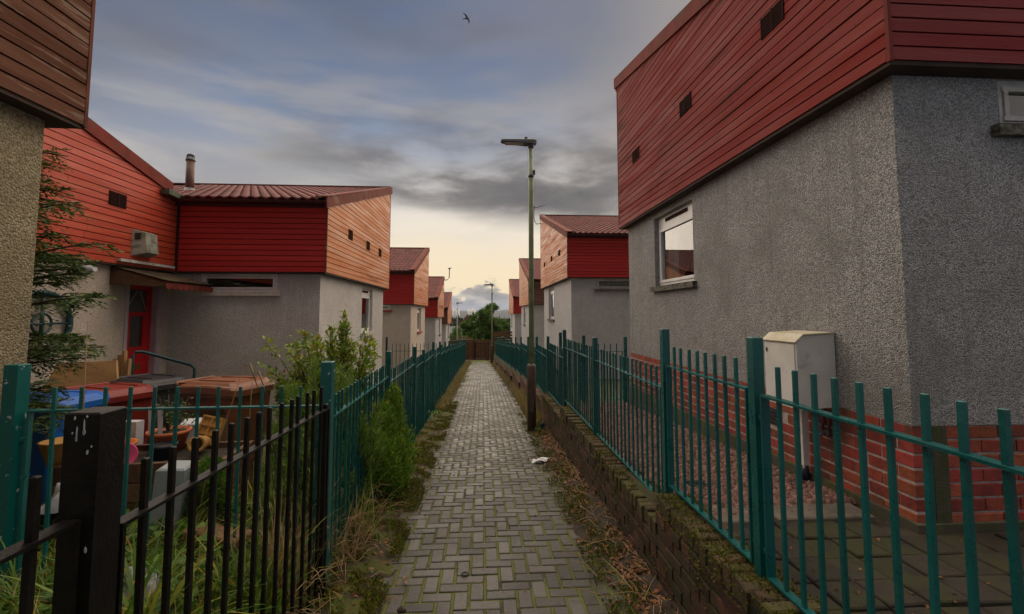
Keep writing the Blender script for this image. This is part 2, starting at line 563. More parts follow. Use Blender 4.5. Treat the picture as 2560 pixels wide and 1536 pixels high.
M['brick_red'] = mat('brick_red', (.31, .062, .034), (.22, .044, .028), rough=.8, ns=14, vary=.34, bump=.6, bs=90, dirt=(.055, .05, .03), dirt_s=2.3, dirt_thr=(.52, .66), dirt_amt=.75)
M['mortar'] = mat('mortar_light', (.46, .40, .38), (.34, .295, .27), rough=.9, ns=30, bump=.4, bs=150, dirt=(.07, .065, .04), dirt_s=2.3, dirt_thr=(.55, .68), dirt_amt=.9)
M['foot_course'] = mat('mossy_foot_course', (.075, .065, .045), (.05, .06, .025), rough=.95, ns=12, bump=.6, bs=60, dirt=(.10, .12, .03), dirt_s=4)
M['brick_wall'] = mat('brick_mossy', (.085, .036, .020), (.046, .027, .016), rough=.9, ns=16, vary=.45, bump=.8, bs=70, dirt=(.034, .036, .014), dirt_s=5.0, dirt_thr=(.44, .60), dirt_amt=.75)
M['brick_wall_i'] = mat('brick_mossy_far', (.13, .055, .030), (.08, .042, .024), rough=.9, ns=16, vary=.35, island=True, bump=.8, bs=70, dirt=(.034, .036, .014), dirt_s=5.0, dirt_thr=(.46, .62), dirt_amt=.7)
M['mortar_dark'] = mat('mortar_dark', (.034, .029, .020), (.026, .028, .013), rough=.95, ns=20, bump=.6, bs=90)
M['coping'] = mat('coping_brick_mossy', (.085, .050, .027), (.058, .044, .020), rough=.9, ns=14, vary=.3, bump=.9, bs=60, dirt=(.066, .066, .013), dirt_s=6.0, dirt_thr=(.46, .60), dirt_amt=.8)
def paver_mat(name, island):
    m, N, b = new_mat(name)
    p = N.n('ShaderNodeNewGeometry').outputs['Position']
    r = rand_of(N, island)
    r2 = N.math('FRACT', N.math('MULTIPLY', r, 13.7))
    c = N.ramp(r, [(0, (.028, .025, .023)), (.3, (.046, .040, .036)), (.65, (.062, .053, .047)), (.88, (.082, .071, .063)), (1, (.115, .105, .094))], 'LINEAR')
    spk = N.noise(p, 170, 3, .6)
    c = N.mix(N.mr(spk, .35, .75, 0, .55), c, tuple(v for v in (.040, .033, .028)))
    pale = N.noise(p, 260, 2, .5)
    c = N.mix(N.mr(pale, .64, .74, 0, .6), c, (.20, .18, .16))
    st = N.noise(p, 2.4, 6, .62, .3)
    c = N.mix(N.mr(st, .50, .70, 0, .6), c, (.040, .036, .028))
    # trodden-in soil and algae, thicker toward both sides of the path
    sx = N.n('ShaderNodeSeparateXYZ'); N.link(p, sx.inputs[0])
    e = N.mr(N.math('ABSOLUTE', N.math('SUBTRACT', sx.outputs[0], .06)), .40, .92)
    n2 = N.noise(p, 6.0, 6, .65, .3)
    alg = N.mr(N.math('ADD', n2, N.math('MULTIPLY', e, .34)), .60, .84)
    ac = N.mix(N.mr(N.noise(p, 11, 4, .6), .42, .60), (.036, .031, .018), (.060, .066, .012))
    c = N.mix(N.math('MULTIPLY', alg, .85), c, ac)
    N.link(c, b.inputs['Base Color'])
    wet = N.noise(p, 1.7, 4, .55)
    N.link(N.mr(N.math('ADD', wet, N.math('MULTIPLY', r2, .25)), .40, .75, .27, .52), b.inputs['Roughness'])
    b.inputs['Specular IOR Level'].default_value = .33
    bn = N.n('ShaderNodeBump'); bn.inputs['Strength'].default_value = .6; bn.inputs['Distance'].default_value = .006
    N.link(N.math('ADD', spk, N.math('MULTIPLY', N.noise(p, 34, 3, .5), 1.3)), bn.inputs['Height']); N.link(bn.outputs[0], b.inputs['Normal'])
    return m


M['paver'] = paver_mat('paver_grey_brown', False)
M['paver_i'] = paver_mat('paver_grey_brown_far', True)
M['moss_bed'] = mat('mossy_joint', (.125, .150, .018), (.050, .050, .020), rough=.95, ns=3.2, nthr=(.46, .66), bump=.8, bs=220, dirt=(.13, .14, .02), dirt_s=1.6, dirt_thr=(.55, .68), dirt_amt=.7)
M['moss'] = mat('moss_and_soil', (.050, .040, .024), (.085, .090, .018), rough=.98, ns=4.5, nthr=(.46, .58), bump=1.0, bs=150, dirt=(.15, .15, .02), dirt_s=3.1, dirt_thr=(.58, .68), dirt_amt=.7)
M['soil'] = mat('soil', (.052, .038, .026), (.032, .026, .018), rough=.98, ns=9, bump=1.0, bs=110)
M['garden'] = mat('garden_ground', (.050, .042, .022), (.045, .060, .018), rough=.98, ns=3, bump=1.0, bs=40)
M['land'] = mat('rough_land', (.030, .036, .022), (.045, .042, .03), rough=.98, ns=.02, bump=.5, bs=1)
M['hill'] = mat('far_hill', (.040, .048, .050), (.055, .058, .055), rough=1, ns=.004, spec=.1)
M['teal'] = mat('teal_paint', (.002, .100, .097), (.002, .080, .079), rough=.34, spec=.5, ns=5, vary=.14, bump=.25, bs=140, dirt=(.30, .36, .34), dirt_s=42, dirt_thr=(.705, .73), dirt_amt=.8, rvar=.12)
M['rail_dark'] = mat('dark_green_paint', (.010, .030, .030), (.008, .024, .024), rough=.5, spec=.3, ns=6)
M['teal_worn'] = mat('teal_paint_chipped', (.003, .108, .103), (.003, .090, .087), rough=.36, spec=.5, ns=5, bump=.15, bs=160, dirt=(.52, .58, .56), dirt_s=26, dirt_thr=(.63, .66), dirt_amt=.9, stretch=(1, 1, .4))
M['black_paint'] = mat('black_paint', (.0045, .004, .004), (.008, .007, .0065), rough=.45, spec=.25, ns=12, vary=.1, bump=.25, bs=120)
M['black_post'] = mat('black_paint_post', (.0045, .004, .004), (.008, .007, .0065), rough=.5, spec=.22, ns=12, bump=.25, bs=90)
M['splash'] = mat('white_splash', (.42, .46, .48), rough=.7)
M['lamp_green'] = mat('lamp_column_green', (.36, .44, .26), (.30, .38, .22), rough=.5, ns=5, dirt=(.09, .10, .06), dirt_s=5, dirt_amt=.4)
M['lamp_base'] = mat('lamp_base_brown', (.13, .09, .07), (.085, .068, .05), rough=.55, ns=9, dirt=(.10, .075, .06), dirt_s=7, dirt_amt=.5)
M['lamp_head'] = mat('lamp_head_grey', (.075, .085, .095), (.06, .07, .08), rough=.4, ns=6)
M['lamp_white'] = mat('lamp_column_white', (.62, .62, .60), rough=.5)
M['grey_metal'] = mat('grey_metal', (.16, .165, .17), (.12, .12, .13), rough=.4, metallic=.6, ns=8)
M['dark_metal'] = mat('dark_metal', (.03, .03, .032), rough=.45)
M['flue'] = mat('flue_brown', (.14, .065, .05), (.10, .05, .04), rough=.45, ns=7)
M['meter'] = mat('meter_box_cream', (.72, .70, .66), (.64, .62, .57), rough=.45, ns=4, dirt=(.25, .22, .14), dirt_s=7, dirt_thr=(.60, .76), dirt_amt=.45)
M['meter_top'] = mat('meter_box_stained', (.60, .55, .42), (.50, .44, .30), rough=.6, ns=8)
M['gravel'] = mat('gravel_pink', (.20, .105, .08), (.13, .07, .056), rough=.85, ns=40, vary=.5, island=True)
M['slab'] = mat('slab_dark_mossy', (.030, .023, .017), (.019, .016, .011), rough=.9, ns=7, vary=.25, bump=.7, bs=90, dirt=(.032, .035, .008), dirt_s=4, dirt_thr=(.46, .62), dirt_amt=.8)
M['slab_pale'] = mat('slab_concrete', (.14, .115, .09), (.09, .075, .058), rough=.85, ns=6, bump=.5, bs=120, dirt=(.06, .058, .04), dirt_s=4)
M['door'] = mat('door_red', (.55, .014, .018), (.48, .012, .016), rough=.35, ns=5)
M['brass'] = mat('brass_dull', (.22, .15, .05), rough=.4, metallic=.6)
M['frame_pink'] = mat('frame_pinkish_white', (.50, .44, .48), (.42, .36, .40), rough=.5, ns=7)
M['rail_green'] = mat('handrail_dark_green', (.012, .05, .06), rough=.4)
M['plywood'] = mat('plywood', (.36, .21, .085), (.27, .15, .065), rough=.7, ns=3, stretch=(1, 6, 1))
M['timber'] = mat('timber_brown', (.15, .075, .034), (.10, .052, .026), rough=.8, ns=9, vary=.3, bump=.4, bs=50)
M['shingle'] = mat('mossy_shingle', (.075, .050, .032), (.05, .042, .02), rough=.9, ns=12, vary=.4, bump=.5, bs=60)
M['fence_brown'] = mat('fence_brown', (.17, .070, .035), (.11, .05, .03), rough=.85, ns=9, vary=.3, dirt=(.06, .05, .03), dirt_s=3)
M['bin_blue'] = mat('bin_blue', (.010, .13, .52), (.010, .11, .44), rough=.42, ns=6)
M['bin_red'] = mat('bin_dark_red', (.22, .022, .014), (.18, .02, .014), rough=.45, ns=6)
M['bin_black'] = mat('bin_charcoal', (.022, .023, .028), (.03, .03, .034), rough=.45, ns=6)
M['bin_brown'] = mat('bin_brown', (.20, .075, .030), (.165, .062, .027), rough=.45, ns=6)
M['bin_brown_lid'] = mat('bin_brown_lid', (.22, .085, .042), (.18, .07, .036), rough=.4, ns=6)
M['rubber'] = mat('rubber', (.02, .02, .02), rough=.8)
M['lettering'] = mat('lettering_pale', (.55, .68, .74), rough=.6)
M['terracotta'] = mat('terracotta', (.50, .14, .055), (.42, .12, .05), rough=.7, ns=8)
M['orange_plastic'] = mat('orange_plastic', (.55, .17, .03), (.46, .14, .025), rough=.45, ns=6)
M['amber_clay'] = mat('amber_clay', (.48, .26, .07), (.38, .19, .05), rough=.7, ns=9)
M['slate_plastic'] = mat('slate_plastic', (.022, .028, .045), rough=.5)
M['white_plastic'] = mat('white_plastic', (.50, .50, .53), (.42, .42, .45), rough=.5, ns=6)
M['pale_grey'] = mat('pale_grey_plastic', (.26, .29, .31), (.22, .245, .26), rough=.55, ns=6)
M['cardboard'] = mat('cardboard', (.20, .11, .065), (.16, .09, .055), rough=.85, ns=6)
M['cloth_white'] = mat('cloth_white', (.50, .52, .54), (.32, .34, .36), rough=.9, ns=9, bump=.6, bs=25)
M['pink'] = mat('pink_plastic', (.5, .05, .14), rough=.5)
M['litter_leaf'] = leaf_mat('fallen_leaves', [(0, (.10, .045, .022)), (.35, (.16, .070, .030)), (.62, (.24, .11, .05)), (.84, (.30, .17, .08)), (.95, (.32, .09, .03)), (1, (.10, .12, .03))], .7, .15)
M['dry_stem'] = leaf_mat('dry_stems', [(0, (.20, .12, .06)), (.5, (.32, .21, .11)), (1, (.42, .30, .16))], .75, .2)
M['grass'] = leaf_mat('grass_blades', [(0, (.05, .12, .014)), (.45, (.10, .20, .022)), (.7, (.17, .25, .03)), (.88, (.34, .32, .05)), (1, (.50, .25, .04))], .5, .35)
M['grass_dry'] = leaf_mat('verge_grass', [(0, (.10, .11, .02)), (.4, (.18, .16, .035)), (.75, (.28, .20, .07)), (1, (.34, .20, .08))], .6, .3)
M['moss_tuft'] = leaf_mat('moss_cushions', [(0, (.045, .055, .010)), (.5, (.10, .11, .014)), (.85, (.17, .17, .018)), (1, (.10, .06, .03))], .9, .2, .1)
M['weed'] = leaf_mat('weed_leaves', [(0, (.045, .11, .016)), (.6, (.09, .19, .025)), (1, (.17, .26, .03))], .5, .35)
M['shrub_leaf'] = leaf_mat('shrub_leaves', [(0, (.09, .17, .018)), (.45, (.18, .28, .028)), (.8, (.30, .37, .038)), (.95, (.34, .30, .05)), (1, (.34, .12, .03))], .42, .4, .5)
M['cypress'] = leaf_mat('cypress_scales', [(0, (.024, .058, .012)), (.55, (.05, .10, .018)), (1, (.13, .17, .026))], .6, .25)
M['thuja'] = leaf_mat('thuja_fronds', [(0, (.065, .16, .018)), (.55, (.15, .28, .03)), (.9, (.25, .36, .04)), (1, (.36, .32, .04))], .6, .3)
M['pine_needle'] = leaf_mat('pine_needles', [(0, (.07, .15, .022)), (.5, (.14, .25, .035)), (1, (.24, .34, .05))], .5, .3)
M['dark_leaf'] = leaf_mat('dark_leaves', [(0, (.028, .070, .014)), (.5, (.05, .11, .02)), (1, (.09, .15, .03))], .4, .3, .5)
M['tree_leaf'] = leaf_mat('tree_foliage', [(0, (.05, .115, .02)), (.5, (.10, .19, .032)), (1, (.17, .24, .045))], .6, .25)
M['wood_far'] = leaf_mat('far_woodland', [(0, (.022, .034, .020)), (.5, (.035, .045, .026)), (1, (.055, .052, .034))], .8, .15, .1)
M['bush_brown'] = leaf_mat('bush_brownish', [(0, (.07, .055, .02)), (.5, (.12, .09, .03)), (1, (.16, .13, .04))], .7, .2)
M['bark'] = mat('bark', (.075, .055, .038), (.05, .038, .028), rough=.95, ns=20, bump=.6, bs=60)
M['far_white'] = mat('far_white_sheet', (.55, .58, .62), (.48, .51, .56), rough=.6, ns=.05)
M['far_roof'] = mat('far_roof', (.20, .10, .075), (.15, .08, .06), rough=.8, ns=1)
M['far_wall'] = mat('far_wall', (.45, .43, .41), rough=.8)
M['tower'] = mat('tower_white', (.75, .76, .76), rough=.5)
M['feather'] = mat('feather_dark', (.045, .047, .052), rough=.8)
M['paper'] = mat('paper', (.62, .63, .66), (.5, .51, .55), rough=.8, ns=8)

SL = .0536          # fall of the path


def pz(y):
    if y <= 34: return -SL * y
    if y <= 150: return -SL * 34 - .12 * (y - 34)
    if y <= 420: return -SL * 34 - .12 * 116 - .036 * (y - 150)
    return -SL * 34 - .12 * 116 - .036 * 270


def right_z(y):
    if y < 8: return .375 - .0625 * (max(y, 2.4) - 2.65)
    if y < 34: return pz(y) + .48
    return pz(y) + max(0, .48 - .05 * (y - 34))


def right_x(y):      # line of the right-hand railing
    return 1.30 if y < 12 else 1.30 - .42 * min(1, (y - 12) / 21)


def left_z(x, y):
    k = min(1, max(0, (-x - 1.15) / .6))
    g = .03 - .055 * max(0, y - 4.2)
    if y > 14: g = pz(y) - .03
    return (pz(y) - .06) * (1 - k) + g * k if y < 14 else g


# ================================================================== ground
def build_ground():
    ys = list(np.arange(-6, 36, .5)) + list(np.arange(36, 160, 6)) + [180, 220, 280, 350, 420, 600, 1000, 2000, 4000, 8000]
    xs = [-8000, -3000, -1000, -400, -150, -60, -30, -18, -12, -9, -7.5, -6, -5, -4, -3.2, -2.6, -2.1, -1.8, -1.5, -1.3, -1.14, -1.09, 0, 1.22, 1.24, 1.5, 1.8, 2.2, 2.6, 3, 4, 5, 7, 10, 18, 30, 60, 150, 400, 1000, 3000, 8000]
    V = []
    for y in ys:
        for x in xs:
            if x in (1.22, 1.24): xx = x + right_x(y) - 1.30
            else: xx = x
            if x > 1.23:
                z = right_z(y) - .03 - (.06 if y < 2.95 else 0)
            elif x < -1.1:
                z = left_z(x, y)
            else:
                z = pz(y) - .09
            V.append((xx, y, z))
    n = len(xs)
    F = [(j * n + i, j * n + i + 1, (j + 1) * n + i + 1, (j + 1) * n + i) for j in range(len(ys) - 1) for i in range(n - 1)]
    me = bpy.data.meshes.new('ground'); me.from_pydata(V, [], F)
    me.materials.append(M['garden']); me.materials.append(M['land'])
    for p in me.polygons:
        if p.center.y > 40: p.material_index = 1
        p.use_smooth = True
    o = finish('ground', me); o['kind'] = 'structure'


build_ground()


def build_path():
    # bed with mossy joints
    mb = MB()
    ys = [-.5, 34]
    for a, b in zip(ys[:-1], ys[1:]):
        mb.quad((-1.085, a, pz(a) - .0062), (1.20, a, pz(a) - .0062), (1.20, b, pz(b) - .0062), (-1.085, b, pz(b) - .0062))
    path = mb.build('path', M['moss_bed']); path['kind'] = 'structure'
    P_ = .102
    x0, y0 = .022, 2.70         # corner of a paver laid lengthways
    ang = -math.atan(SL)

    def block(w, l):
        j = .0072; c = .005; h = .035
        b = MB()
        x0_, x1_, y0_, y1_ = -w / 2 + j, w / 2 - j, -l / 2 + j, l / 2 - j
        top = [(x0_ + c, y0_ + c, 0), (x1_ - c, y0_ + c, 0), (x1_ - c, y1_ - c, 0), (x0_ + c, y1_ - c, 0)]
        mid = [(x0_, y0_, -c * .8), (x1_, y0_, -c * .8), (x1_, y1_, -c * .8), (x0_, y1_, -c * .8)]
        low = [(x0_, y0_, -h), (x1_, y0_, -h), (x1_, y1_, -h), (x0_, y1_, -h)]
        b.v = top + mid + low
        b.f = [(0, 1, 2, 3)]
        for k in range(4):
            k2 = (k + 1) % 4
            b.f.append((4 + k, 4 + k2, k2, k)); b.f.append((8 + k, 8 + k2, 4 + k2, 4 + k))
        return b
    bv, bh = block(P_, 2 * P_), block(2 * P_, P_)
    mv, mh = bv.mesh('paver'), bh.mesh('paver')
    mv.materials.append(M['paver']); mh.materials.append(M['paver'])
    cells = []
    # lattice: lengthways (col c, rows r,r+1 toward camera), crossways below it; vectors (1,-1),(2,2) with rows counted toward the camera
    seen = set()
    for a in range(-420, 420):
        for b in range(-220, 220):
            c = a + 2 * b; r = -a + 2 * b
            X = x0 + c * P_; Yf = y0 + 2 * P_ - r * P_
            if X < -1.3 or X > 1.35 or Yf < -.2 or Yf > 31.2: continue
            for kind, cx, cy in (('v', X + P_ / 2, Yf - P_), ('h', X + P_, Yf - 2.5 * P_)):
                hw = P_ / 2 if kind == 'v' else P_
                rl = right_x(cy) - .16
                if cx - hw < -1.07 or cx + hw > rl + .03: continue
                if cy > 28.5 and abs(cx + .1) > .45 + .25 * math.sin(cy * 7 + cx * 3): continue
                cells.append((kind, cx, cy))
    cells.sort(key=lambda q: q[2])
    vis = [q for q in cells if q[2] > 2.45 and -.88 < q[1] < .98]
    near = set(vis[:300])
    V = []; F = []
    pr = random.Random(3)
    for q in cells:
        kind, cx, cy = q
        dz = pr.uniform(-.0012, .0034)
        M4 = Matrix.Translation((cx, cy, pz(cy) + dz)) @ Euler((ang + pr.gauss(0, .008), pr.gauss(0, .010), pr.gauss(0, .009))).to_matrix().to_4x4()
        if q in near:
            o = bpy.data.objects.new('paver', mv if kind == 'v' else mh)
            COL.objects.link(o); o.parent = path; o.matrix_local = M4
        else:
            b = bv if kind == 'v' else bh
            n = len(V)
            A = np.array(M4)
            vv = np.array(b.v) @ A[:3, :3].T + A[:3, 3]
            V.append(vv); F.append(np.array(b.f))
    tot = 0; FF = []
    for vv, ff in zip(V, F):
        FF.append(ff + tot); tot += len(vv)
    o = np_mesh('paver_field', np.concatenate(V), np.concatenate(FF), M['paver_i'], path)
    o['kind'] = 'stuff'
    return path


build_path()


def vnoise(x, y, s, seed=0):
    """cheap smooth value noise, vectorised"""
    x = np.asarray(x) * s; y = np.asarray(y) * s
    xi = np.floor(x).astype(int); yi = np.floor(y).astype(int); xf = x - xi; yf = y - yi
    h = lambda a, b: np.modf(np.abs(np.sin(a * 127.1 + b * 311.7 + seed * 74.7) * 43758.5453))[0]
    u = xf * xf * (3 - 2 * xf); v = yf * yf * (3 - 2 * yf)
    return (h(xi, yi) * (1 - u) + h(xi + 1, yi) * u) * (1 - v) + (h(xi, yi + 1) * (1 - u) + h(xi + 1, yi + 1) * u) * v


def edge_strip(name, side, y0, y1, width, h, material, seed, edge):
    """soil or moss that creeps over the pavers from the foot of fence or wall"""
    ny = int((y1 - y0) / .028); nx = 16
    ys = np.linspace(y0, y1, ny)
    V = np.zeros((ny, nx, 3))
    for i in range(nx):
        t = i / (nx - 1)
        w = width * (.55 + .9 * vnoise(ys, ys * 0, 1.3, seed)) * (.8 + .4 * vnoise(ys, ys * 0, 5, seed + 3))
        ex = np.array([edge(y) for y in ys])
        x = ex + (-side) * t * w
        z = np.array([pz(y) for y in ys]) + h * (1 - t) ** .8 * (.5 + .9 * vnoise(x, ys, 9, seed + 1)) + .012 * (vnoise(x, ys, 30, seed + 2) - .35) - .006 * t
        if i == nx - 1: z = z - .02
        V[:, i, 0] = x; V[:, i, 1] = ys; V[:, i, 2] = z
    idx = np.arange(ny * nx).reshape(ny, nx)
    F = np.stack([idx[:-1, :-1], idx[:-1, 1:], idx[1:, 1:], idx[1:, :-1]], -1).reshape(-1, 4)
    o = np_mesh(name, V.reshape(-1, 3), F, material, smooth=True)
    return o


o = edge_strip('moss_verge', -1, 1.8, 33, .40, .034, M['moss'], 5, lambda y: -1.09)
tag(o, 'yellow-green moss and soil along the foot of the left railing', 'moss', kind='stuff')
o = edge_strip('soil_verge', 1, 1.4, 33, .30, .045, M['soil'], 9, lambda y: right_x(y) - .13)
tag(o, 'dark soil heaped along the foot of the brick retaining wall', 'soil', kind='stuff')


# ================================================================== brick retaining wall with railing
def bevel_block(sx, sy, sz, c=.005):
    b = MB()
    for z, k in ((-sz / 2, c), (-sz / 2 + c, 0), (sz / 2 - c, 0), (sz / 2, c)):
        b.v += [(-sx / 2 + k, -sy / 2 + k, z), (sx / 2 - k, -sy / 2 + k, z), (sx / 2 - k, sy / 2 - k, z), (-sx / 2 + k, sy / 2 - k, z)]
    b.f = [(3, 2, 1, 0), (12, 13, 14, 15)]
    for r in range(3):
        for k in range(4):
            k2 = (k + 1) % 4
            b.f.append((r * 4 + k, r * 4 + k2, (r + 1) * 4 + k2, (r + 1) * 4 + k))
    return b


SECT = [(.6, 3.08, .435), (3.08, 6.91, .255), (6.91, 9.05, .075), (9.05, 11.0, -.09), (11.0, 14.0, -.26), (14.0, 17.0, -.46), (17, 20.3, -.66), (20.3, 23.5, -.86), (23.5, 27, -1.06), (27, 31, -1.27)]


def build_retaining_wall():
    w = empty('retaining_wall', (1.16, 3, pz(3)), 0, 'low mossy brick retaining wall stepping down the right side of the path', 'brick wall')
    inv = Matrix.Translation((-1.16, -3, -pz(3)))
    core = MB(); copm = bevel_block(.235, .068, .105, .008).mesh('brick'); copm.materials.append(M['coping'])
    brm = bevel_block(.10, .222, .066, .005).mesh('brick'); brm.materials.append(M['brick_wall'])
    far = MB(); cfar = MB()
    r = random.Random(5)

    def put(me, x, y, z, jit):
        o = bpy.data.objects.new('brick', me); COL.objects.link(o); o.parent = w
        o.matrix_local = inv @ Matrix.Translation((x + r.gauss(0, .0022) * jit, y, z + r.gauss(0, .0018) * jit)) @ Euler((r.gauss(0, .012) * jit, r.gauss(0, .012) * jit, r.gauss(0, .012) * jit)).to_matrix().to_4x4()
    for (a, b, zt) in SECT:
        fx = right_x((a + b) / 2) - .14
        zlow = pz(b) - .2
        core.box((fx + .008, a + .004, zlow), (fx + .226, b - .004, zt - .012))
        nC = int((b - a) / .0775)
        for i in range(nC):
            y = a + (i + .5) * (b - a) / nC
            if 1.45 < y < 8.9:
                put(copm, fx + .1175, y, zt - .0525, 3.0)
            elif y >= 8.9:
                cfar.v and None
                cfar.box((fx, y - .033, zt - .105), (fx + .235, y + .033, zt + r.uniform(-.004, .004)))
        k = 0
        z = zt - .105 - .010 - .033
        while z + .04 > pz(b) - .02:
            off = (k % 2) * .1165
            y = a - off + .1165
            while y - .11 < b:
                ya, yb = max(y - .111, a + .002), min(y + .111, b - .002)
                if yb - ya > .03 and z + .04 > pz((ya + yb) / 2) - .05:
                    if 1.5 < y < 8.0 and yb - ya > .2 and z > pz(y) - .0:
                        put(brm, fx + .05, y, z, 1.3)
                    elif y > 1:
                        far.box((fx, ya, z - .033), (fx + .1, yb, z + .033))
                y += .233
            z -= .076
            k += 1
    core.move(inv).build('wall_core', M['mortar_dark'], w)
    o = far.move(inv).build('face_bricks', M['brick_wall_i'], w); o['kind'] = 'stuff'
    o = cfar.move(inv).build('coping_bricks', M['brick_wall_i'], w); o['kind'] = 'stuff'


build_retaining_wall()


def bar_mesh(l, t=.016, m=None):
    b = bevel_block(t, t, l, .003)
    b.v = [(x, y, z + l / 2) for x, y, z in b.v]
    me = b.mesh('bar'); me.materials.append(m)
    return me


BARS = {}
LUG = {}


def lug_mesh(m):
    me = bevel_block(.034, .028, .024, .003).mesh('bracket'); me.materials.append(m)
    return me


def get_bar(l, m, t=.016):
    k = (round(l, 2), m.name, t)
    if k not in BARS: BARS[k] = bar_mesh(k[0], t, m)
    return BARS[k]


def railing(name, label, material, posts, panels, rail_w=.040, gap=.112, post_mats=None, bt=.016, over=.145, post_t=.052, lugs=True):
    """posts: (x,y,ztop,zbot[,thick]); panels: (xa,ya,xb,yb, ztop_rail, zbot_rail[, top_b]) with bars between"""
    x0, y0, z0 = posts[0][0], posts[0][1], posts[0][3]
    root = empty(name, (x0, y0, z0), 0, label, 'railing')
    inv = Matrix.Translation((-x0, -y0, -z0))
    r = random.Random(len(posts) * 13)
    for i, p in enumerate(posts):
        t = p[4] if len(p) > 4 else post_t
        b = bevel_block(t, t, p[2] - p[3], .004)
        b.v = [(x + p[0] - x0, y + p[1] - y0, z + (p[2] + p[3]) / 2 - z0) for x, y, z in b.v]
        mm = material
        if post_mats and i in post_mats: mm = post_mats[i]
        b.build('post', mm, root)
    for pn in panels:
        xa, ya, xb, yb, zt, zb = pn[:6]
        zt2 = pn[6] if len(pn) > 6 else zt
        zb2 = zb + (zt2 - zt)
        d = Vector((xb - xa, yb - ya, 0)); L = d.length; d.normalize()
        ang = math.atan2(d.y, d.x)
        sh = (zt2 - zt) / L
        frame = MB()
        hw = rail_w / 2

        def rail(z, h):
            frame.hexa([(0, -hw, z - h), (L, -hw, z - h + zt2 - zt), (L, hw, z - h + zt2 - zt), (0, hw, z - h),
                        (0, -hw, z), (L, -hw, z + zt2 - zt), (L, hw, z + zt2 - zt), (0, hw, z)])
        rail(zt, .010); rail(zb, .010)
        for u in (0.0, L):
            s = 1 if u == 0 else -1
            zz = zt if u == 0 else zt2
            frame.box((min(u, u + s * .012), -hw, (zb if u == 0 else zb2)), (max(u, u + s * .012), hw, zz - .010))
        M4 = Matrix.Translation((xa - x0, ya - y0, -z0)) @ Matrix.Rotation(ang, 4, 'Z')
        frame.move(M4)
        pan = frame.build('panel', material, root)
        n = max(1, int(round(L / gap)) - 1)
        for i in range(n):
            u = (i + 1) * L / (n + 1)
            zz = zt + sh * u; zzb = zb + sh * u
            me = get_bar(zz - zzb + over, material, bt)
            o = bpy.data.objects.new('bar', me); COL.objects.link(o); o.parent = pan
            o.matrix_local = M4 @ Matrix.Translation((u, r.gauss(0, .001), zzb - .004)) @ Euler((r.gauss(0, .003), r.gauss(0, .004), r.gauss(0, .03))).to_matrix().to_4x4()
        if lugs and ya < 14:
            for u, s_ in ((0, -1), (L, 1)):
                for f in (.12, .86):
                    z = (zb if u == 0 else zb2) + f * (zt - zb)
                    o = bpy.data.objects.new('bracket', LUG[material.name] if material.name in LUG else LUG.setdefault(material.name, lug_mesh(material))); COL.objects.link(o); o.parent = root
                    o.matrix_local = M4 @ Matrix.Translation((u + s_ * .0175, 0, z))
    return root


# ---- right railing on the wall
rp = [(1.30, .25, 1.527, .40), (1.30, 2.117, 1.527, .40), (1.30, 3.204, 1.53, .24), (1.30, 5.25, 1.362, .24), (1.30, 7.229, 1.38, .06), (1.30, 9.071, 1.186, -.10)]
g = .055
rpan = [(1.30, .25 + g, 1.30, 2.117 - g, 1.265, .458), (1.30, 2.117 + g, 1.30, 3.204 - g, 1.277, .468), (1.30, 3.204 + g, 1.30, 5.25 - g, 1.108, .292),
        (1.30, 5.25 + g, 1.30, 7.229 - g, 1.108, .292), (1.30, 7.229 + g, 1.30, 9.071 - g, .930, .115)]
yy, zt = 9.071, .765
while yy < 31:
    y2 = yy + 1.92
    xa, xb = right_x(yy), right_x(y2)
    rp.append((xb, y2, zt + .32, zt - .9))
    rpan.append((xa, yy + g, xb, y2 - g, zt, zt - .80))
    yy = y2; zt -= .103
railing('railing', 'teal green metal railing on top of the brick wall along the right side', M['teal'], rp, rpan)

# ---- left railing along the path
lp = [(-1.045, 3.19, 1.315, -.25, .072), (-1.08, 5.372, 1.207, -.35), (-1.08, 7.398, 1.112, -.45), (-1.08, 8.496, .98, -.55), (-1.08, 10.19, 1.015, -.62), (-1.08, 11.71, .932, -.7), (-1.08, 13.33, .834, -.8)]
lpan = [(-1.05, 3.19 + g, -1.08, 5.372 - g, .925, -.225), (-1.08, 5.372 + g, -1.08, 7.398 - g, .85, -.33), (-1.08, 7.398 + g, -1.08, 8.496 - g, .775, -.41),
        (-1.08, 8.496 + g, -1.08, 10.19 - g, .745, -.46), (-1.08, 10.19 + g, -1.08, 11.71 - g, .672, -.55), (-1.08, 11.71 + g, -1.08, 13.33 - g, .59, -.63)]
yy, zt = 13.33, .50
while yy < 32:
    y2 = yy + 1.72
    xa = -1.08 - .12 * max(0, (yy - 13) / 20); xb = -1.08 - .12 * max(0, (y2 - 13) / 20)
    lp.append((xb, y2, zt + .25, zt - 1.3))
    lpan.append((xa, yy + g, xb, y2 - g, zt, zt - 1.17))
    yy = y2; zt -= .094
railing('railing', 'teal green metal railing running along the left side of the path', M['teal'], lp, lpan, post_mats={0: M['teal_worn']})

# ---- green railing across the left garden front
pdir = Vector((-1.045 + 2.60, 3.19 - 2.75, 0))
railing('railing', 'teal green railing across the cluttered garden beside the cream wall', M['teal'],
        [(-2.60, 2.75, 1.356, -.1, .075)], [(-2.60 + .06, 2.75 + .017, -1.045 - .05, 3.19 - .014, 1.10, -.06, 1.028)], over=.13, bt=.017, post_mats={0: M['teal_worn']})

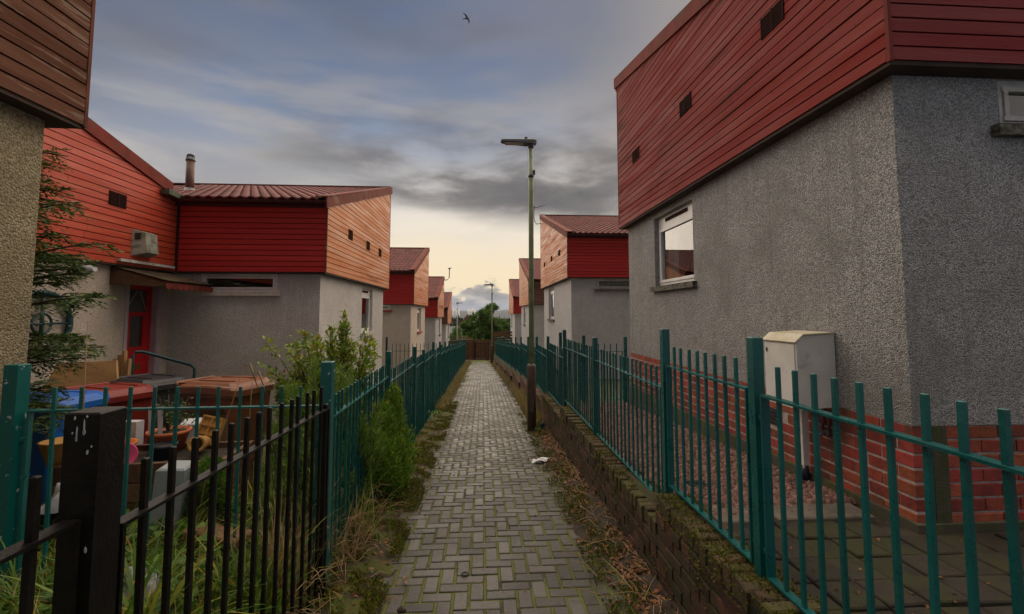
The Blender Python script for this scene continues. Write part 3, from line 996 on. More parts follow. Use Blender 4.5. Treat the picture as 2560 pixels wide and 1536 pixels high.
# ---- black railing nearest the camera on the left
railing('railing', 'black metal railing with thick splashed post at the left foreground', M['black_paint'],
        [(-1.035, 1.315, 1.382, -.1, .088), (-1.01, 3.05, 1.06, -.2, .03)],
        [(-1.03, .25, -1.03, 1.255, 1.122, -.02), (-1.015, 1.375, -1.01, 3.08, 1.058, -.10, 1.030)], rail_w=.042, over=.15, bt=.0165, lugs=False,
        post_mats={0: M['black_post']})
# chalky bird splashes on the black post, a low relief child of that post
def splash_on_post():
    root = [o for o in bpy.data.objects if o.get('label', '').startswith('black metal railing')][0]
    post = [c for c in root.children if c.name.startswith('post')][0]
    r = random.Random(4)
    mb = MB()
    yF = 1.315 - .044 - .0015 - root.location.y
    for (dx, z, h, w) in ((.006, 1.368, .040, .0045), (.0065, 1.340, .016, .007), (-.011, 1.345, .036, .003), (-.0115, 1.322, .012, .0045), (-.018, 1.374, .009, .004), (.018, 1.288, .012, .0045), (-.022, 1.335, .008, .003), (.012, 1.376, .006, .005), (.027, 1.30, .006, .003),
                          (-.006, 1.055, .05, .008), (-.014, 1.045, .018, .012), (.002, 1.060, .035, .005), (.006, 1.03, .02, .004), (.028, 1.045, .016, .008), (-.02, 1.035, .012, .007)):
        zc = z - root.location.z; xc = dx
        k = 7
        pts = []
        for i in range(k):
            t = 2 * math.pi * i / k
            f = (.7 + r.random() * .6)
            pts.append((xc + math.cos(t) * w * .5 * f, yF, zc - h * .5 + math.sin(t) * h * .5 * f))
        mb.prism(pts, (0, .0025, 0))
    mb.build('splash', M['splash'], post)


splash_on_post()

# ---- railing between the two right-hand gardens
railing('railing', 'short teal railing between the right gardens ending at the grey house', M['teal'],
        [(1.40, 8.2, 1.30, -.1), (1.825, 8.2, 1.244, -.05), (2.593, 8.2, 1.218, -.05)],
        [(1.40 + g, 8.2, 1.825 - g, 8.2, .98, .10), (1.825 + g, 8.2, 2.593 - g, 8.2, .96, .10)])


railing('railing', 'thin dark railing across the garden of the third left house', M['rail_dark'],
        [(-2.80, 13.6, .95, -.9), (-1.2, 13.6, .72, -.9)], [(-2.75, 13.6, -1.25, 13.6, .55, -.6)], over=.22, bt=.014, lugs=False)

# ================================================================== houses
def clip_top(poly, zf):
    """clip polygon [(y,z)] to z <= zf(y), zf linear"""
    out = []
    n = len(poly)
    for i in range(n):
        a, b = poly[i], poly[(i + 1) % n]
        da, db = zf(a[0]) - a[1], zf(b[0]) - b[1]
        if da >= 0: out.append(a)
        if (da >= 0) != (db >= 0):
            t = da / (da - db)
            out.append((a[0] + (b[0] - a[0]) * t, a[1] + (b[1] - a[1]) * t))
    return out


def wall_plane(mb, P0, U, Nn, w, h, holes, reveal):
    P0, U, Nn = Vector(P0), Vector(U), Vector(Nn)
    Z = Vector((0, 0, 1))
    us = sorted({0, w, *[q for hh in holes for q in hh[:2]]}); vs_ = sorted({0, h, *[q for hh in holes for q in hh[2:]]})
    pt = lambda u, v, d=0: P0 + U * u + Z * v - Nn * d
    for i in range(len(us) - 1):
        for j in range(len(vs_) - 1):
            cu, cvv = (us[i] + us[i + 1]) / 2, (vs_[j] + vs_[j + 1]) / 2
            if any(a < cu < b and c < cvv < d for a, b, c, d in holes): continue
            mb.quad(pt(us[i], vs_[j]), pt(us[i + 1], vs_[j]), pt(us[i + 1], vs_[j + 1]), pt(us[i], vs_[j + 1]))
    for a, b, c, d in holes:
        for (p, q) in (((a, c), (b, c)), ((b, c), (b, d)), ((b, d), (a, d)), ((a, d), (a, c))):
            mb.quad(pt(*p), pt(*q), pt(*q, reveal), pt(*p, reveal))


def window(parent, P0, U, Nn, w, h, s, depth=.07, frame_m='upvc', sill_m='sill_stone', mullions=(), head=.0, sill=True, fw=.055, curtain=False, sill_h=.07):
    """window set into an opening; P0 lower corner on wall face"""
    P0, U, Nn = Vector(P0), Vector(U), Vector(Nn)
    Z = Vector((0, 0, 1))
    pt = lambda u, v, d: P0 + U * u + Z * v - Nn * d

    def bar(mb, u0, u1, v0, v1, d0, d1):
        mb.hexa([pt(u0, v0, d0), pt(u1, v0, d0), pt(u1, v0, d1), pt(u0, v0, d1), pt(u0, v1, d0), pt(u1, v1, d0), pt(u1, v1, d1), pt(u0, v1, d1)])
    f = MB()
    d0, d1 = depth, depth + .06
    bar(f, 0, w, 0, fw, d0, d1); bar(f, 0, w, h - fw - head, h, d0, d1); bar(f, 0, fw, fw, h - fw - head, d0, d1); bar(f, w - fw, w, fw, h - fw - head, d0, d1)
    # sash, slightly proud
    sw = fw * .8; e = .006
    bar(f, fw - e, w - fw + e, fw + .004, fw + sw, d0 - .012, d1 - .01); bar(f, fw - e, w - fw + e, h - fw - head - sw, h - fw - head - .004, d0 - .012, d1 - .01)
    bar(f, fw + .004, fw + sw, fw + sw, h - fw - head - sw, d0 - .012, d1 - .01); bar(f, w - fw - sw, w - fw - .004, fw + sw, h - fw - head - sw, d0 - .012, d1 - .01)
    for m_ in mullions:
        bar(f, m_ - .02, m_ + .02, fw + sw, h - fw - head - sw, d0 - .010, d1 - .012)
    win = f.build('window', M[frame_m], parent)
    g_ = MB()
    ga, gb, gc, gd = fw + sw - .005, w - fw - sw + .005, fw + sw - .005, h - fw - head - sw + .005
    g_.quad(pt(ga, gc, d0 + .015), pt(gb, gc, d0 + .015), pt(gb, gd, d0 + .015), pt(ga, gd, d0 + .015))
    g_.build('pane', M['glass'], win)
    if head > .04:
        v_ = MB()
        bar(v_, w * .22, w * .78, h - head * .75, h - head * .35, d0 - .012, d0)
        v_.build('trickle_vent', M['vent'], win)
    if sill:
        s_ = MB()
        bar(s_, -.07, w + .07, -sill_h, .004, -.055, depth)
        s_.build('sill', M[sill_m], win)
    rm = MB()
    a = [pt(-.4, -.3, 1.6), pt(w + .4, -.3, 1.6), pt(w + .4, h + .2, 1.6), pt(-.4, h + .2, 1.6)]
    rm.quad(*a)
    b_ = [pt(-.4, -.3, d1 + .01), pt(w + .4, -.3, d1 + .01), pt(w + .4, h + .2, d1 + .01), pt(-.4, h + .2, d1 + .01)]
    for i in range(4):
        j = (i + 1) % 4
        rm.quad(a[i], a[j], b_[j], b_[i])
    rm.build('room', M['room'], win)
    if curtain:
        c = MB()
        n = 14
        cw = .34
        for i in range(n):
            ua, ub = w - fw - cw * i / n, w - fw - cw * (i + 1) / n
            da, db = d1 + .05 + .02 * math.sin(i * 1.9), d1 + .05 + .02 * math.sin((i + 1) * 1.9)
            c.quad(pt(ua, fw, da), pt(ub, fw, db), pt(ub, h - fw, db), pt(ua, h - fw, da))
        c.build('curtain', M['curtain'], win)
    return win


def tile_mesh():
    w, l, t = .33, .39, .016
    b = MB()
    n = 8
    prof = [(-w / 2 + w * i / n, .034 * (1 - math.cos(4 * math.pi * i / n)) / 2) for i in range(n + 1)]
    for y, dz in ((0, .016), (l, .0)):
        for x, z in prof: b.v.append((x, y, z + dz + .012))
    for x, z in prof: b.v.append((x, 0, z))
    for i in range(n):
        b.f.append((i, i + 1, n + 1 + i + 1, n + 1 + i)); b.f.append((2 * n + 2 + i, 2 * n + 2 + i + 1, i + 1, i))
        b.sm.append(len(b.f) - 2)
    return b


TILE = tile_mesh(); TILE_ME = TILE.mesh('tile'); TILE_ME.materials.append(M['tile'])
PITCH = .0905


def house(name, label, s, xc, yn, yf, zb, zn, zf, depth, zbase, wallm, gab_m, fro_m, singles=True, tiles='single', gwin=None, fwin=None, vents=(), vent_w=.30, vent_h=.19,
          front_to=None, trim='trim_red', sill_g='sill_stone', sill_f='sill_stone', fframe='old_white', stop=None, near_boards=True, corner=True, front_room=True, curtain=False, gutter=True, front_gap=None, lip=.03):
    xw = xc + .13
    H = empty(name, (s * (xc + depth / 2), (yn + yf) / 2, zbase), 0, label, 'house')
    inv = Matrix.Translation(-H.location)
    slope = (zf - zn) / (yf - yn)
    top = lambda y: zn + slope * (y - yn)
    B = lambda mb, nm, m_, par=H: (mb.mirror(s), mb.move(inv), mb.build(nm, M[m_] if isinstance(m_, str) else m_, par))[2]
    if stop: yn0 = stop
    else: yn0 = yn
    # --- masonry
    mb = MB()
    hW = zb - zbase + .06
    holes_g = [(gwin[0] - (yn + .13), gwin[1] - (yn + .13), gwin[2] - zbase, gwin[3] - zbase)] if gwin else []
    wall_plane(mb, (xw, yn + .13, zbase), (0, 1, 0), (-1, 0, 0), yf - yn - .26, hW, holes_g, .16)
    holes_f = [(fwin[0] - xw, fwin[1] - xw, fwin[2] - zbase, fwin[3] - zbase)] if fwin else []
    if front_gap: holes_f = holes_f + [front_gap]
    wall_plane(mb, (xw, yn + .13, zbase), (1, 0, 0), (0, -1, 0), depth, hW, holes_f, .16)
    wall_plane(mb, (xw, yf - .13, zbase), (1, 0, 0), (0, 1, 0), depth, hW, [], .1)
    wall_plane(mb, (xw + depth, yn + .13, zbase), (0, 1, 0), (1, 0, 0), yf - yn - .26, hW, [], .1)
    B(mb, 'wall', wallm)
    # --- upper timber storey: core
    t = .020
    mb = MB()
    prof = [(yn + t, zb + .012), (yf - .01, zb + .012), (yf - .01, top(yf) - .01), (yn + t, top(yn) - .01)]
    mb.prism([(xc + t, y, z) for y, z in prof], (depth + .1, 0, 0))
    core = B(mb, 'cladding', 'sheathing')
    mb = MB(); mb.box((xc + .012, yn + .012, zb - .022), (xc + depth + .1, yf - .012, zb + .010)); B(mb, 'soffit', 'soffit')
    rr = random.Random(int(abs(xc * 100 + yn * 77)))
    stuff_g, stuff_f = MB(), MB()
    k = 0
    z = zb
    while z < top(yf) - .02:
        za, zt_ = z + .0058, z + PITCH - .0058
        cuts = [yn + .022, yf]
        if singles and rr.random() < .5: cuts.insert(1, yn + (yf - yn) * rr.uniform(.25, .75))
        for c0, c1 in zip(cuts[:-1], cuts[1:]):
            poly = clip_top([(c0 + .0015, za), (c1 - .0015, za), (c1 - .0015, zt_), (c0 + .0015, zt_)], lambda y: top(y) - .015)
            if len(poly) < 3 or max(q[1] for q in poly) - min(q[1] for q in poly) < .01: continue
            if singles:
                mb = MB(); dx_, dz_ = rr.uniform(-.0022, .0022), rr.uniform(-.0014, .0014); mb.prism([(xc + dx_ + rr.uniform(-.001, .001), y, q + dz_ + rr.uniform(-.0008, .0008)) for y, q in poly], (t + .004, 0, 0)); B(mb, 'board', gab_m, core)
            else:
                stuff_g.prism([(xc, y, q) for y, q in poly], (t + .004, 0, 0))
        if z < zn - .02:
            x1 = xc + (front_to if front_to else depth)
            zq = min(zt_, zn - .015)
            if zq - za > .012:
                if singles:
                    mb = MB(); d_ = rr.uniform(-.0012, .0012); mb.box((xc + .022, yn + d_, za), (x1, yn + t + .004, zq)); B(mb, 'board', fro_m, core)
                else:
                    stuff_f.box((xc + .022, yn, za), (x1, yn + t + .004, zq))
        z += PITCH
    if not singles:
        o_ = B(stuff_g, 'gable_boards', gab_m, core); o_['kind'] = 'stuff'
        o_ = B(stuff_f, 'front_boards', fro_m, core); o_['kind'] = 'stuff'
    if corner:
        mb = MB(); mb.box((xc - .004, yn - .006, zb - .006), (xc + .020, yn + .020, zn)); B(mb, 'corner_board', trim, core)
        mb = MB(); mb.box((xc - .004, yf - .012, zb - .006), (xc + .03, yf + .012, top(yf) - .02)); B(mb, 'corner_board', trim, core)
    # --- roof
    ov = .10
    ye, yr = yn - ov, yf + .06
    th = .05
    mb = MB()
    x0, x1 = xc + .02, xc + depth + .15
    mb.prism([(x0, ye, top(ye)), (x0, yr, top(yr)), (x0, yr, top(yr) + th), (x0, ye, top(ye) + th)], (x1 - x0, 0, 0))
    roof = B(mb, 'roof', 'sheathing')
    # verge boards along the gable and a ridge flashing on the high edge
    mb = MB()
    L = yr - ye
    ncut = 3
    for i in range(ncut):
        a = ye + L * i / ncut + (.003 if i else -.02); b = ye + L * (i + 1) / ncut - (.003 if i < ncut - 1 else -.02)
        mb2 = MB(); mb2.prism([(xc - lip, a, top(a) - .075), (xc - lip, b, top(b) - .075), (xc - lip, b, top(b) + .098), (xc - lip, a, top(a) + .098)], (.028, 0, 0))
        B(mb2, 'verge_board', trim, roof)
    mb = MB(); mb.prism([(xc - lip, ye - .02, top(ye) + .100), (xc - lip, yr + .02, top(yr) + .100), (xc - lip, yr + .02, top(yr) + .122), (xc - lip, ye - .02, top(ye) + .122)], (.20, 0, 0)); B(mb, 'verge_capping', trim, roof)
    mb = MB(); mb.prism([(xc + .0, yr - .02, top(yr) - .11), (xc + .0, yr + .03, top(yr) - .11), (xc + .0, yr + .03, top(yr) + .11), (xc + .0, yr - .10, top(yr) + .11), (xc + .0, yr - .10, top(yr) + .085), (xc + .0, yr - .02, top(yr) + .085)], (depth, 0, 0)); B(mb, 'ridge_capping', trim, roof)
    # fascia and gutter at the low edge
    if gutter:
        mb = MB(); mb.box((xc + .0, yn - .035, zn - .09), (x1, yn - .008, zn + .005)); B(mb, 'fascia', 'gutter', roof)
        mb = MB()
        pts = []
        for i in range(7):
            a = math.pi + math.pi * i / 6
            pts.append((yn - .095 + .055 * math.cos(a), zn + .01 + .055 * math.sin(a)))
        inner = [(yn - .095 + .048 * math.cos(math.pi + math.pi * i / 6), zn + .01 + .048 * math.sin(math.pi + math.pi * i / 6)) for i in range(6, -1, -1)]
        mb.prism([(xc - .02, y, z) for y, z in pts + inner], (x1 - xc + .02, 0, 0)); B(mb, 'gutter', 'gutter', roof)
    # tiles
    if tiles:
        ang = math.atan(slope)
        gauge = .345
        nr = int((yr - ye) / math.cos(ang) / gauge) + 1
        nc = int((min(depth, 5.2)) / .33)
        V = []; F = []
        A = np.array(TILE.v)
        for r_ in range(nr):
            u = r_ * gauge
            y = ye - .03 + u * math.cos(ang)
            if y + .05 > yr - .05: continue
            z_ = top(ye) + th + (u - .03) * math.sin(ang) - .002
            for c_ in range(nc):
                x = xc + .30 + c_ * .33 - .02
                M4 = Matrix.Translation((s * x, y, z_)) @ Matrix.Rotation(ang, 4, 'X') @ Matrix.Rotation(rr.gauss(0, .004), 4, 'Z')
                if tiles == 'single':
                    o_ = bpy.data.objects.new('tile', TILE_ME); COL.objects.link(o_); o_.parent = roof; o_.matrix_local = inv @ M4
                else:
                    m3 = np.array(inv @ M4)
                    F.append(np.array(TILE.f) + sum(len(q) for q in V) if len(V) < 2 else np.array(TILE.f) + len(V) * len(A)); V.append(A @ m3[:3, :3].T + m3[:3, 3])
        if tiles != 'single':
            o_ = np_mesh('tile_field', np.concatenate(V), np.concatenate(F), M['tile_i'], roof); o_['kind'] = 'stuff'
    # vents
    for (vy, vz) in vents:
        mb = MB()
        mb.box((xc - .012, vy - vent_w / 2, vz - vent_h / 2), (xc + .004, vy - vent_w / 2 + .012, vz + vent_h / 2))
        mb.box((xc - .012, vy + vent_w / 2 - .012, vz - vent_h / 2), (xc + .004, vy + vent_w / 2, vz + vent_h / 2))
        mb.box((xc - .012, vy - .006, vz - vent_h / 2), (xc + .004, vy + .006, vz + vent_h / 2))
        mb.box((xc - .003, vy - vent_w / 2 + .012, vz - vent_h / 2), (xc + .004, vy + vent_w / 2 - .012, vz + vent_h / 2))
        for i in range(7):
            zz = vz - vent_h / 2 + (i + .5) * vent_h / 7
            mb.box((xc - .010, vy - vent_w / 2 + .014, zz - .004), (xc - .002, vy + vent_w / 2 - .014, zz + .004))
        B(mb, 'vent', 'vent')

    def place(win):
        pass
    L_ = H.location
    if gwin:
        window(H, Vector((s * xw, gwin[0], gwin[2])) - L_, (0, 1, 0), (-s, 0, 0), gwin[1] - gwin[0], gwin[3] - gwin[2], s, sill_m=sill_g, head=.12, curtain=curtain)
    if fwin:
        window(H, Vector((s * fwin[0], yn + .13, fwin[2])) - L_, (s, 0, 0), (0, -1, 0), fwin[1] - fwin[0], fwin[3] - fwin[2], s, sill_m=sill_f, frame_m=fframe, depth=.014, fw=.042)
    return H, core, roof


# -- right row
R1, _, _ = house('house', 'near right house, grey roughcast under red boards, red brick base and meter box', 1, 2.45, 2.5, 8.0, 3.17, 4.62, 5.87, 6.0, .965, 'cast_grey', 'red_gable', 'shaded_red_front',
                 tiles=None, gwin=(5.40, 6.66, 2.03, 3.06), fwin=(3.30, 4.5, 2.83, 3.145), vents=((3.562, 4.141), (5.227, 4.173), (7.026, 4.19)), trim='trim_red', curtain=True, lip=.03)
house('house', 'second house on the right with tiled roof and television aerial', 1, 2.45, 13.05, 19.2, 2.69, 3.93, 5.75, 5.5, -.3, 'cast_far', 'orange_gable', 'red_front',
      gwin=(16.4, 17.75, 1.42, 2.60), fwin=(3.33, 4.7, 2.36, 2.67), vents=((14.425, 3.58), (16.066, 3.6), (17.96, 3.59)), trim='trim_worn', fframe='old_white')
house('house', 'third house on the right with brown front boards', 1, 2.45, 24.4, 30.6, 2.12, 3.45, 5.25, 5.0, -1.0, 'cast_far', 'orange_sheen_gable_i', 'brown_boards_i', singles=False, tiles='field',
      gwin=(27.6, 28.8, .95, 2.0), trim='trim_worn')
house('house', 'farthest small house on the right with bright red front boards', 1, 2.45, 36.6, 42.6, 1.64, 2.95, 4.75, 5.0, -2.6, 'cast_far', 'orange_sheen_gable_i', 'red_front_i', singles=False, tiles='field',
      gwin=(40.0, 41.2, .5, 1.5), trim='trim_worn')
# -- left row
house('house', 'near left house, cream roughcast under weathered brown overhanging boards', -1, 2.60, -2.4, 3.07, 2.86, 4.2, 5.7, 5.0, -.35, 'cast_cream', 'brown_boards', 'brown_boards',
      tiles=None, trim='trim_brown', gutter=False)
L2, L2core, L2roof = house('house', 'L-shaped left house with red door, tall flue and sunlit orange gable', -1, 2.60, 7.70, 12.80, 2.32, 3.49, 5.07, 6.5, -.75, 'cast_left', 'orange_gable', 'red_front',
                           gwin=(10.5, 11.5, 1.19, 2.22), fwin=(3.43, 4.66, 2.0, 2.297), vents=((9.031, 3.18), (10.408, 3.17), (11.598, 3.17)), vent_w=.26, vent_h=.2, front_to=2.36, sill_f='sill_pale', fframe='upvc', sill_g='sill_pale', trim='trim_worn')
house('house', 'third house on the left, pinkish roughcast under a steep tiled roof', -1, 2.60, 17.4, 21.9, 1.99, 3.21, 4.66, 5.0, -1.3, 'cast_pink', 'orange_gable', 'red_front',
      gwin=(19.3, 20.4, .86, 1.88), fwin=(3.5, 4.6, 1.76, 1.96), sill_g='sill_red', sill_f='sill_red', trim='trim_worn', fframe='upvc')
house('house', 'fourth house on the left with an aerial on its roof edge', -1, 2.60, 26.5, 30.7, 1.42, 2.50, 3.98, 5.0, -1.9, 'cast_far', 'orange_sheen_gable_i', 'red_front_i', singles=False, tiles='field',
      gwin=(28.6, 29.6, .3, 1.3), vents=((27.8, 2.05), (28.8, 2.05), (29.6, 2.05)), vent_w=.24, vent_h=.18, trim='trim_worn')
house('house', 'farthest house on the left with dark brown front boards', -1, 2.60, 34.0, 38.2, .86, 2.0, 3.28, 5.0, -2.8, 'cast_far', 'orange_sheen_gable_i', 'brown_boards_i', singles=False, tiles='field',
      gwin=(36, 37, -.2, .8), trim='trim_worn')


# ---- plinth bricks of the near right house
def plinth():
    x, y0, y1 = 2.58, 2.63, 7.87
    inv = Matrix.Translation(-R1.location)
    core = MB(); core.box((x + .0045, y0 + .009, -.3), (x + 2.5, y1 - .01, .966))
    pl = core.move(inv).build('plinth', M['mortar'], R1)
    ft = MB(); ft.box((x - .028, y0 - .028, -.3), (x + 2.5, y1, .40)); ft.move(inv).build('foot_course', M['foot_course'], R1)
    a = bevel_block(.09, .2175, .073, .004).mesh('brick'); a.materials.append(M['brick_red'])
    ah = bevel_block(.09, .105, .073, .004).mesh('brick'); ah.materials.append(M['brick_red'])
    f = bevel_block(.2175, .09, .073, .004).mesh('brick'); f.materials.append(M['brick_red'])
    r = random.Random(2)

    def put(me, X, Y, Z):
        o = bpy.data.objects.new('brick', me); COL.objects.link(o); o.parent = pl
        o.matrix_local = inv @ Matrix.Translation((X + r.gauss(0, .0012), Y + r.gauss(0, .0012), Z)) @ Euler((r.gauss(0, .004), r.gauss(0, .004), r.gauss(0, .004))).to_matrix().to_4x4()
    pitch = .2275
    for k in range(7):
        z = .966 - .0435 - k * .0855
        y = y0 + pitch / 2 + (k % 2) * pitch / 2
        if k % 2: put(ah, x + .0455, y0 + pitch / 4 + .002, z)
        while y + .1 < y1:
            if not (k in (2, 3) and 3.84 < y < 4.05): put(a, x + .045, y, z)
            y += pitch
        xx = x + .095 + pitch / 2 + (k % 2) * pitch / 2
        while xx < 4.4:
            put(f, xx, y0 + .045, z); xx += pitch
    v = MB(); v.box((x - .006, 3.86, .66), (x + .03, 4.03, .80))
    for i in range(4): v.box((x - .012, 3.875, .675 + i * .03), (x + .0, 4.015, .69 + i * .03))
    v.move(inv).build('air_brick', M['dark_metal'], R1)
    p = MB(); p.tube([(x + .02, 3.33, .745), (x - .04, 3.33, .745), (x - .055, 3.33, .72)], .012, 8); p.tube([(x - .006, 3.30, .75), (x - .006, 3.30, .90)], .008, 6); p.tube([(x - .006, 3.36, .75), (x - .006, 3.36, .90)], .008, 6)
    p.box((x - .02, 3.285, .735), (x + .0, 3.375, .765))
    p.move(inv).build('outlet_pipe', M['grey_metal'], R1)
    # downpipe strip / render patch at the corner
    d = MB(); d.box((x + .11, y0 - .012, .33), (x + .205, y0 + .004, .966)); d.move(inv).build('render_patch', M['foot_course'], R1)


plinth()


# ---- meter box on the near right house
def meter_box():
    root = empty('meter_box', (2.58, 3.36, .40), 0, 'cream meter box with sloping lid on the grey roughcast wall', 'meter box')
    x0, x1, y0, y1, z0, z1 = -.30, -.008, -.16, .22, .545, 1.075
    b = MB()
    b.prism([(x0, y0, z0), (x1, y0, z0 + .015), (x1, y0, z1 + .015), (x0 + .06, y0, z1), (x0, y0, z1 - .05)], (0, y1 - y0, 0))
    body = b.build('body', M['meter'], root)
    d = MB(); d.box((x0 - .007, y0 + .018, z0 + .02), (x0 - .001, y1 - .018, z1 - .065)); door = d.build('door', M['meter'], body)
    l = MB(); l.tube([(x0 - .009, y0 + .045, .80), (x0 - .007, y0 + .045, .80)], .010, 10); l.box((x0 - .012, y1 - .05, .94), (x0 - .006, y1 - .035, .97)); l.build('latch', M['dark_metal'], door)
    t = MB(); t.prism([(x0 - .012, y0 - .008, z1 - .052), (x0 + .056, y0 - .008, z1 + .004), (x1, y0 - .008, z1 + .018), (x1, y0 - .008, z1 + .028), (x0 + .05, y0 - .008, z1 + .014), (x0 - .016, y0 - .008, z1 - .044)], (0, y1 - y0 + .016, 0)); t.build('lid', M['meter_top'], root)
    c = MB(); c.box((-.085, .115, .04), (-.035, .165, z0)); c.build('conduit', M['meter'], root)
    e = MB(); e.tube([(-.06, .14, -.06), (-.06, .14, .06)], .030, 12); e.build('conduit_foot', M['slate_plastic'], root)
    return root


meter_box()


# ---- garden surface of the near right house: gravel, slab edging, mossy blocks
def right_garden():
    st = np.zeros((0, 3)); rows = []
    n = 15000
    ys = 2.85 + (rng.random(n) ** 1.3) * 5.2
    xs = 1.36 + rng.random(n) * 1.20
    keep = ~((ys < 3.05) & (xs > 2.2)); xs, ys = xs[keep], ys[keep]; n = len(xs)
    base = np.array([right_z(y) for y in ys])
    s = .008 + .011 * rng.random(n)
    # squashed octahedron-like chips with 6 verts -> 8 triangles written as degenerate quads is wasteful; use 5-vertex pyramids as 4 quads+base
    ang = rng.random(n) * 6.28
    ca, sa = np.cos(ang), np.sin(ang)
    L = s * (1 + .9 * rng.random(n)); W = s * (.7 + .5 * rng.random(n)); Hh = s * (.6 + .6 * rng.random(n))
    bx = np.array([-1, 1, 1, -1]); by = np.array([-1, -1, 1, 1])
    V = np.zeros((n, 8, 3))
    jit = .75 + .5 * rng.random((n, 8))
    for k in range(8):
        up = k >= 4; q = k % 4
        f = .55 if up else 1.0
        lx = bx[q] * L * f * jit[:, k]; ly = by[q] * W * f * jit[:, k]
        V[:, k, 0] = xs + lx * ca - ly * sa; V[:, k, 1] = ys + lx * sa + ly * ca
        V[:, k, 2] = base - .012 + (Hh * 1.5 * jit[:, k] + .004 if up else -.004) + .010 * rng.random(n)
    Fb = np.array([(4, 5, 6, 7), (0, 1, 5, 4), (1, 2, 6, 5), (2, 3, 7, 6), (3, 0, 4, 7)])
    F = (np.arange(n)[:, None, None] * 8 + Fb[None]).reshape(-1, 4)
    o = np_mesh('gravel', V.reshape(-1, 3), F, M['gravel'])
    tag(o, 'pinkish stone chippings covering the strip beside the brick plinth', 'gravel', kind='stuff')
    # mossy block paving by the corner of the house
    pv = MB(); pv.quad((1.37, .2, .350), (6, .2, .350), (6, 2.60, .350), (1.37, 2.83, .350))
    p = pv.build('garden_paving', M['soil']); p['kind'] = 'structure'
    a = bevel_block(.192, .192, .04, .006).mesh('slab'); a.materials.append(M['slab'])
    r = random.Random(8)
    for j in range(10):
        for i in range(13):
            x = 1.47 + i * .2; y = 2.66 - j * .2
            if x > 2.36 and y > 2.5: continue
            if x > 4.2 or y < .9: continue
            o = bpy.data.objects.new('slab', a); COL.objects.link(o); o.parent = p
            o.matrix_local = Matrix.Translation((x + r.gauss(0, .003), y + r.gauss(0, .003), .350 + r.gauss(0, .005))) @ Euler((r.gauss(0, .015), r.gauss(0, .015), r.gauss(0, .01))).to_matrix().to_4x4()
    e = bevel_block(.62, .20, .05, .008)
    e.v = [(x + 2.12, y + 2.86, z + .365) for x, y, z in e.v]
    e.build('edging_slab', M['slab_pale'], p)
    e = bevel_block(.36, .20, .05, .008)
    e.v = [(x + 1.60, y + 2.86, z + .358) for x, y, z in e.v]
    e.build('edging_slab', M['slab_pale'], p)
    d = MB(); d.lathe([(.10, 0), (.10, .03), (.085, .034), (.0, .034)], (0, 0, 0), 24)
    for i in range(5): d.box((-.07, -.055 + i * .025, .034), (.07, -.045 + i * .025, .040))
    o = d.build('drain_cover', M['dark_metal']); o.location = (1.62, 3.45, right_z(3.4) - .01)
    tag(o, 'round black drain cover lying in the pink gravel', 'drain cover')
    # fallen leaves on the blocks
    scatter_litter('fallen_leaves', [(1.45 + 2.0 * q[0], 1.0 + 1.8 * q[1], .377) for q in rng.random((120, 2))], .016, M['litter_leaf'], 'few fallen leaves on the mossy paving at lower right', 'leaves')


def leaf_quads(P, D, Nn, L, W, fold=.25):
    """diamond leaves: P base (n,3), D direction, Nn up-ish, returns V,F"""
    D = D / np.maximum(np.linalg.norm(D, axis=1, keepdims=True), 1e-6)
    S = np.cross(D, Nn); S /= np.maximum(np.linalg.norm(S, axis=1, keepdims=True), 1e-6)
    U = np.cross(S, D)
    L = np.asarray(L).reshape(-1, 1); W = np.asarray(W).reshape(-1, 1)
    n = len(P)
    V = np.zeros((n, 4, 3))
    V[:, 0] = P
    V[:, 1] = P + D * L * .45 + S * W * .5 + U * W * fold
    V[:, 2] = P + D * L - U * W * fold * .6
    V[:, 3] = P + D * L * .45 - S * W * .5 + U * W * fold
    F = np.arange(n * 4).reshape(n, 4)
    return V.reshape(-1, 3), F


def unit(n):
    v = rng.normal(size=(n, 3)); return v / np.linalg.norm(v, axis=1, keepdims=True)


def scatter_litter(name, pts, size, material, label, cat, parent=None):
    P = np.array(pts, dtype=float); n = len(P)
    D = unit(n) * np.array([1, 1, .25]); Nn = unit(n) * .45 + np.array([0, 0, 1.0])
    sz = size * (.6 + .9 * rng.random(n))
    V, F = leaf_quads(P - D * sz[:, None] * .5, D, Nn, sz * 1.5, sz * (.6 + .5 * rng.random(n)), .35)
    o = np_mesh(name, V, F, material, parent)
    return tag(o, label, cat, kind='stuff')


def blades(P, L, W, lean, az=None, segs=4, droop=.6, stiff=1.0):
    """grass blades, vectorised"""
    n = len(P)
    az = rng.random(n) * 6.283 if az is None else az
    L = np.asarray(L) * np.ones(n); W = np.asarray(W) * np.ones(n); lean = np.asarray(lean) * np.ones(n)
    dx, dy = np.cos(az), np.sin(az)
    V = np.zeros((n, segs + 1, 2, 3))
    th = lean * .35
    pos = np.array(P, dtype=float).copy()
    for i in range(segs + 1):
        t = i / segs
        w = W * (1 - t ** 1.6) * .5 + .0003
        V[:, i, 0, 0] = pos[:, 0] - dy * w; V[:, i, 0, 1] = pos[:, 1] + dx * w; V[:, i, 0, 2] = pos[:, 2]
        V[:, i, 1, 0] = pos[:, 0] + dy * w; V[:, i, 1, 1] = pos[:, 1] - dx * w; V[:, i, 1, 2] = pos[:, 2]
        st = L / segs
        pos[:, 0] += np.sin(th) * dx * st; pos[:, 1] += np.sin(th) * dy * st; pos[:, 2] += np.cos(th) * st
        th = th + (lean * 1.3 + droop * rng.random(n)) / segs
    idx = np.arange(n * (segs + 1) * 2).reshape(n, segs + 1, 2)
    F = np.stack([idx[:, :-1, 0], idx[:, :-1, 1], idx[:, 1:, 1], idx[:, 1:, 0]], -1).reshape(-1, 4)
    return V.reshape(-1, 3), F


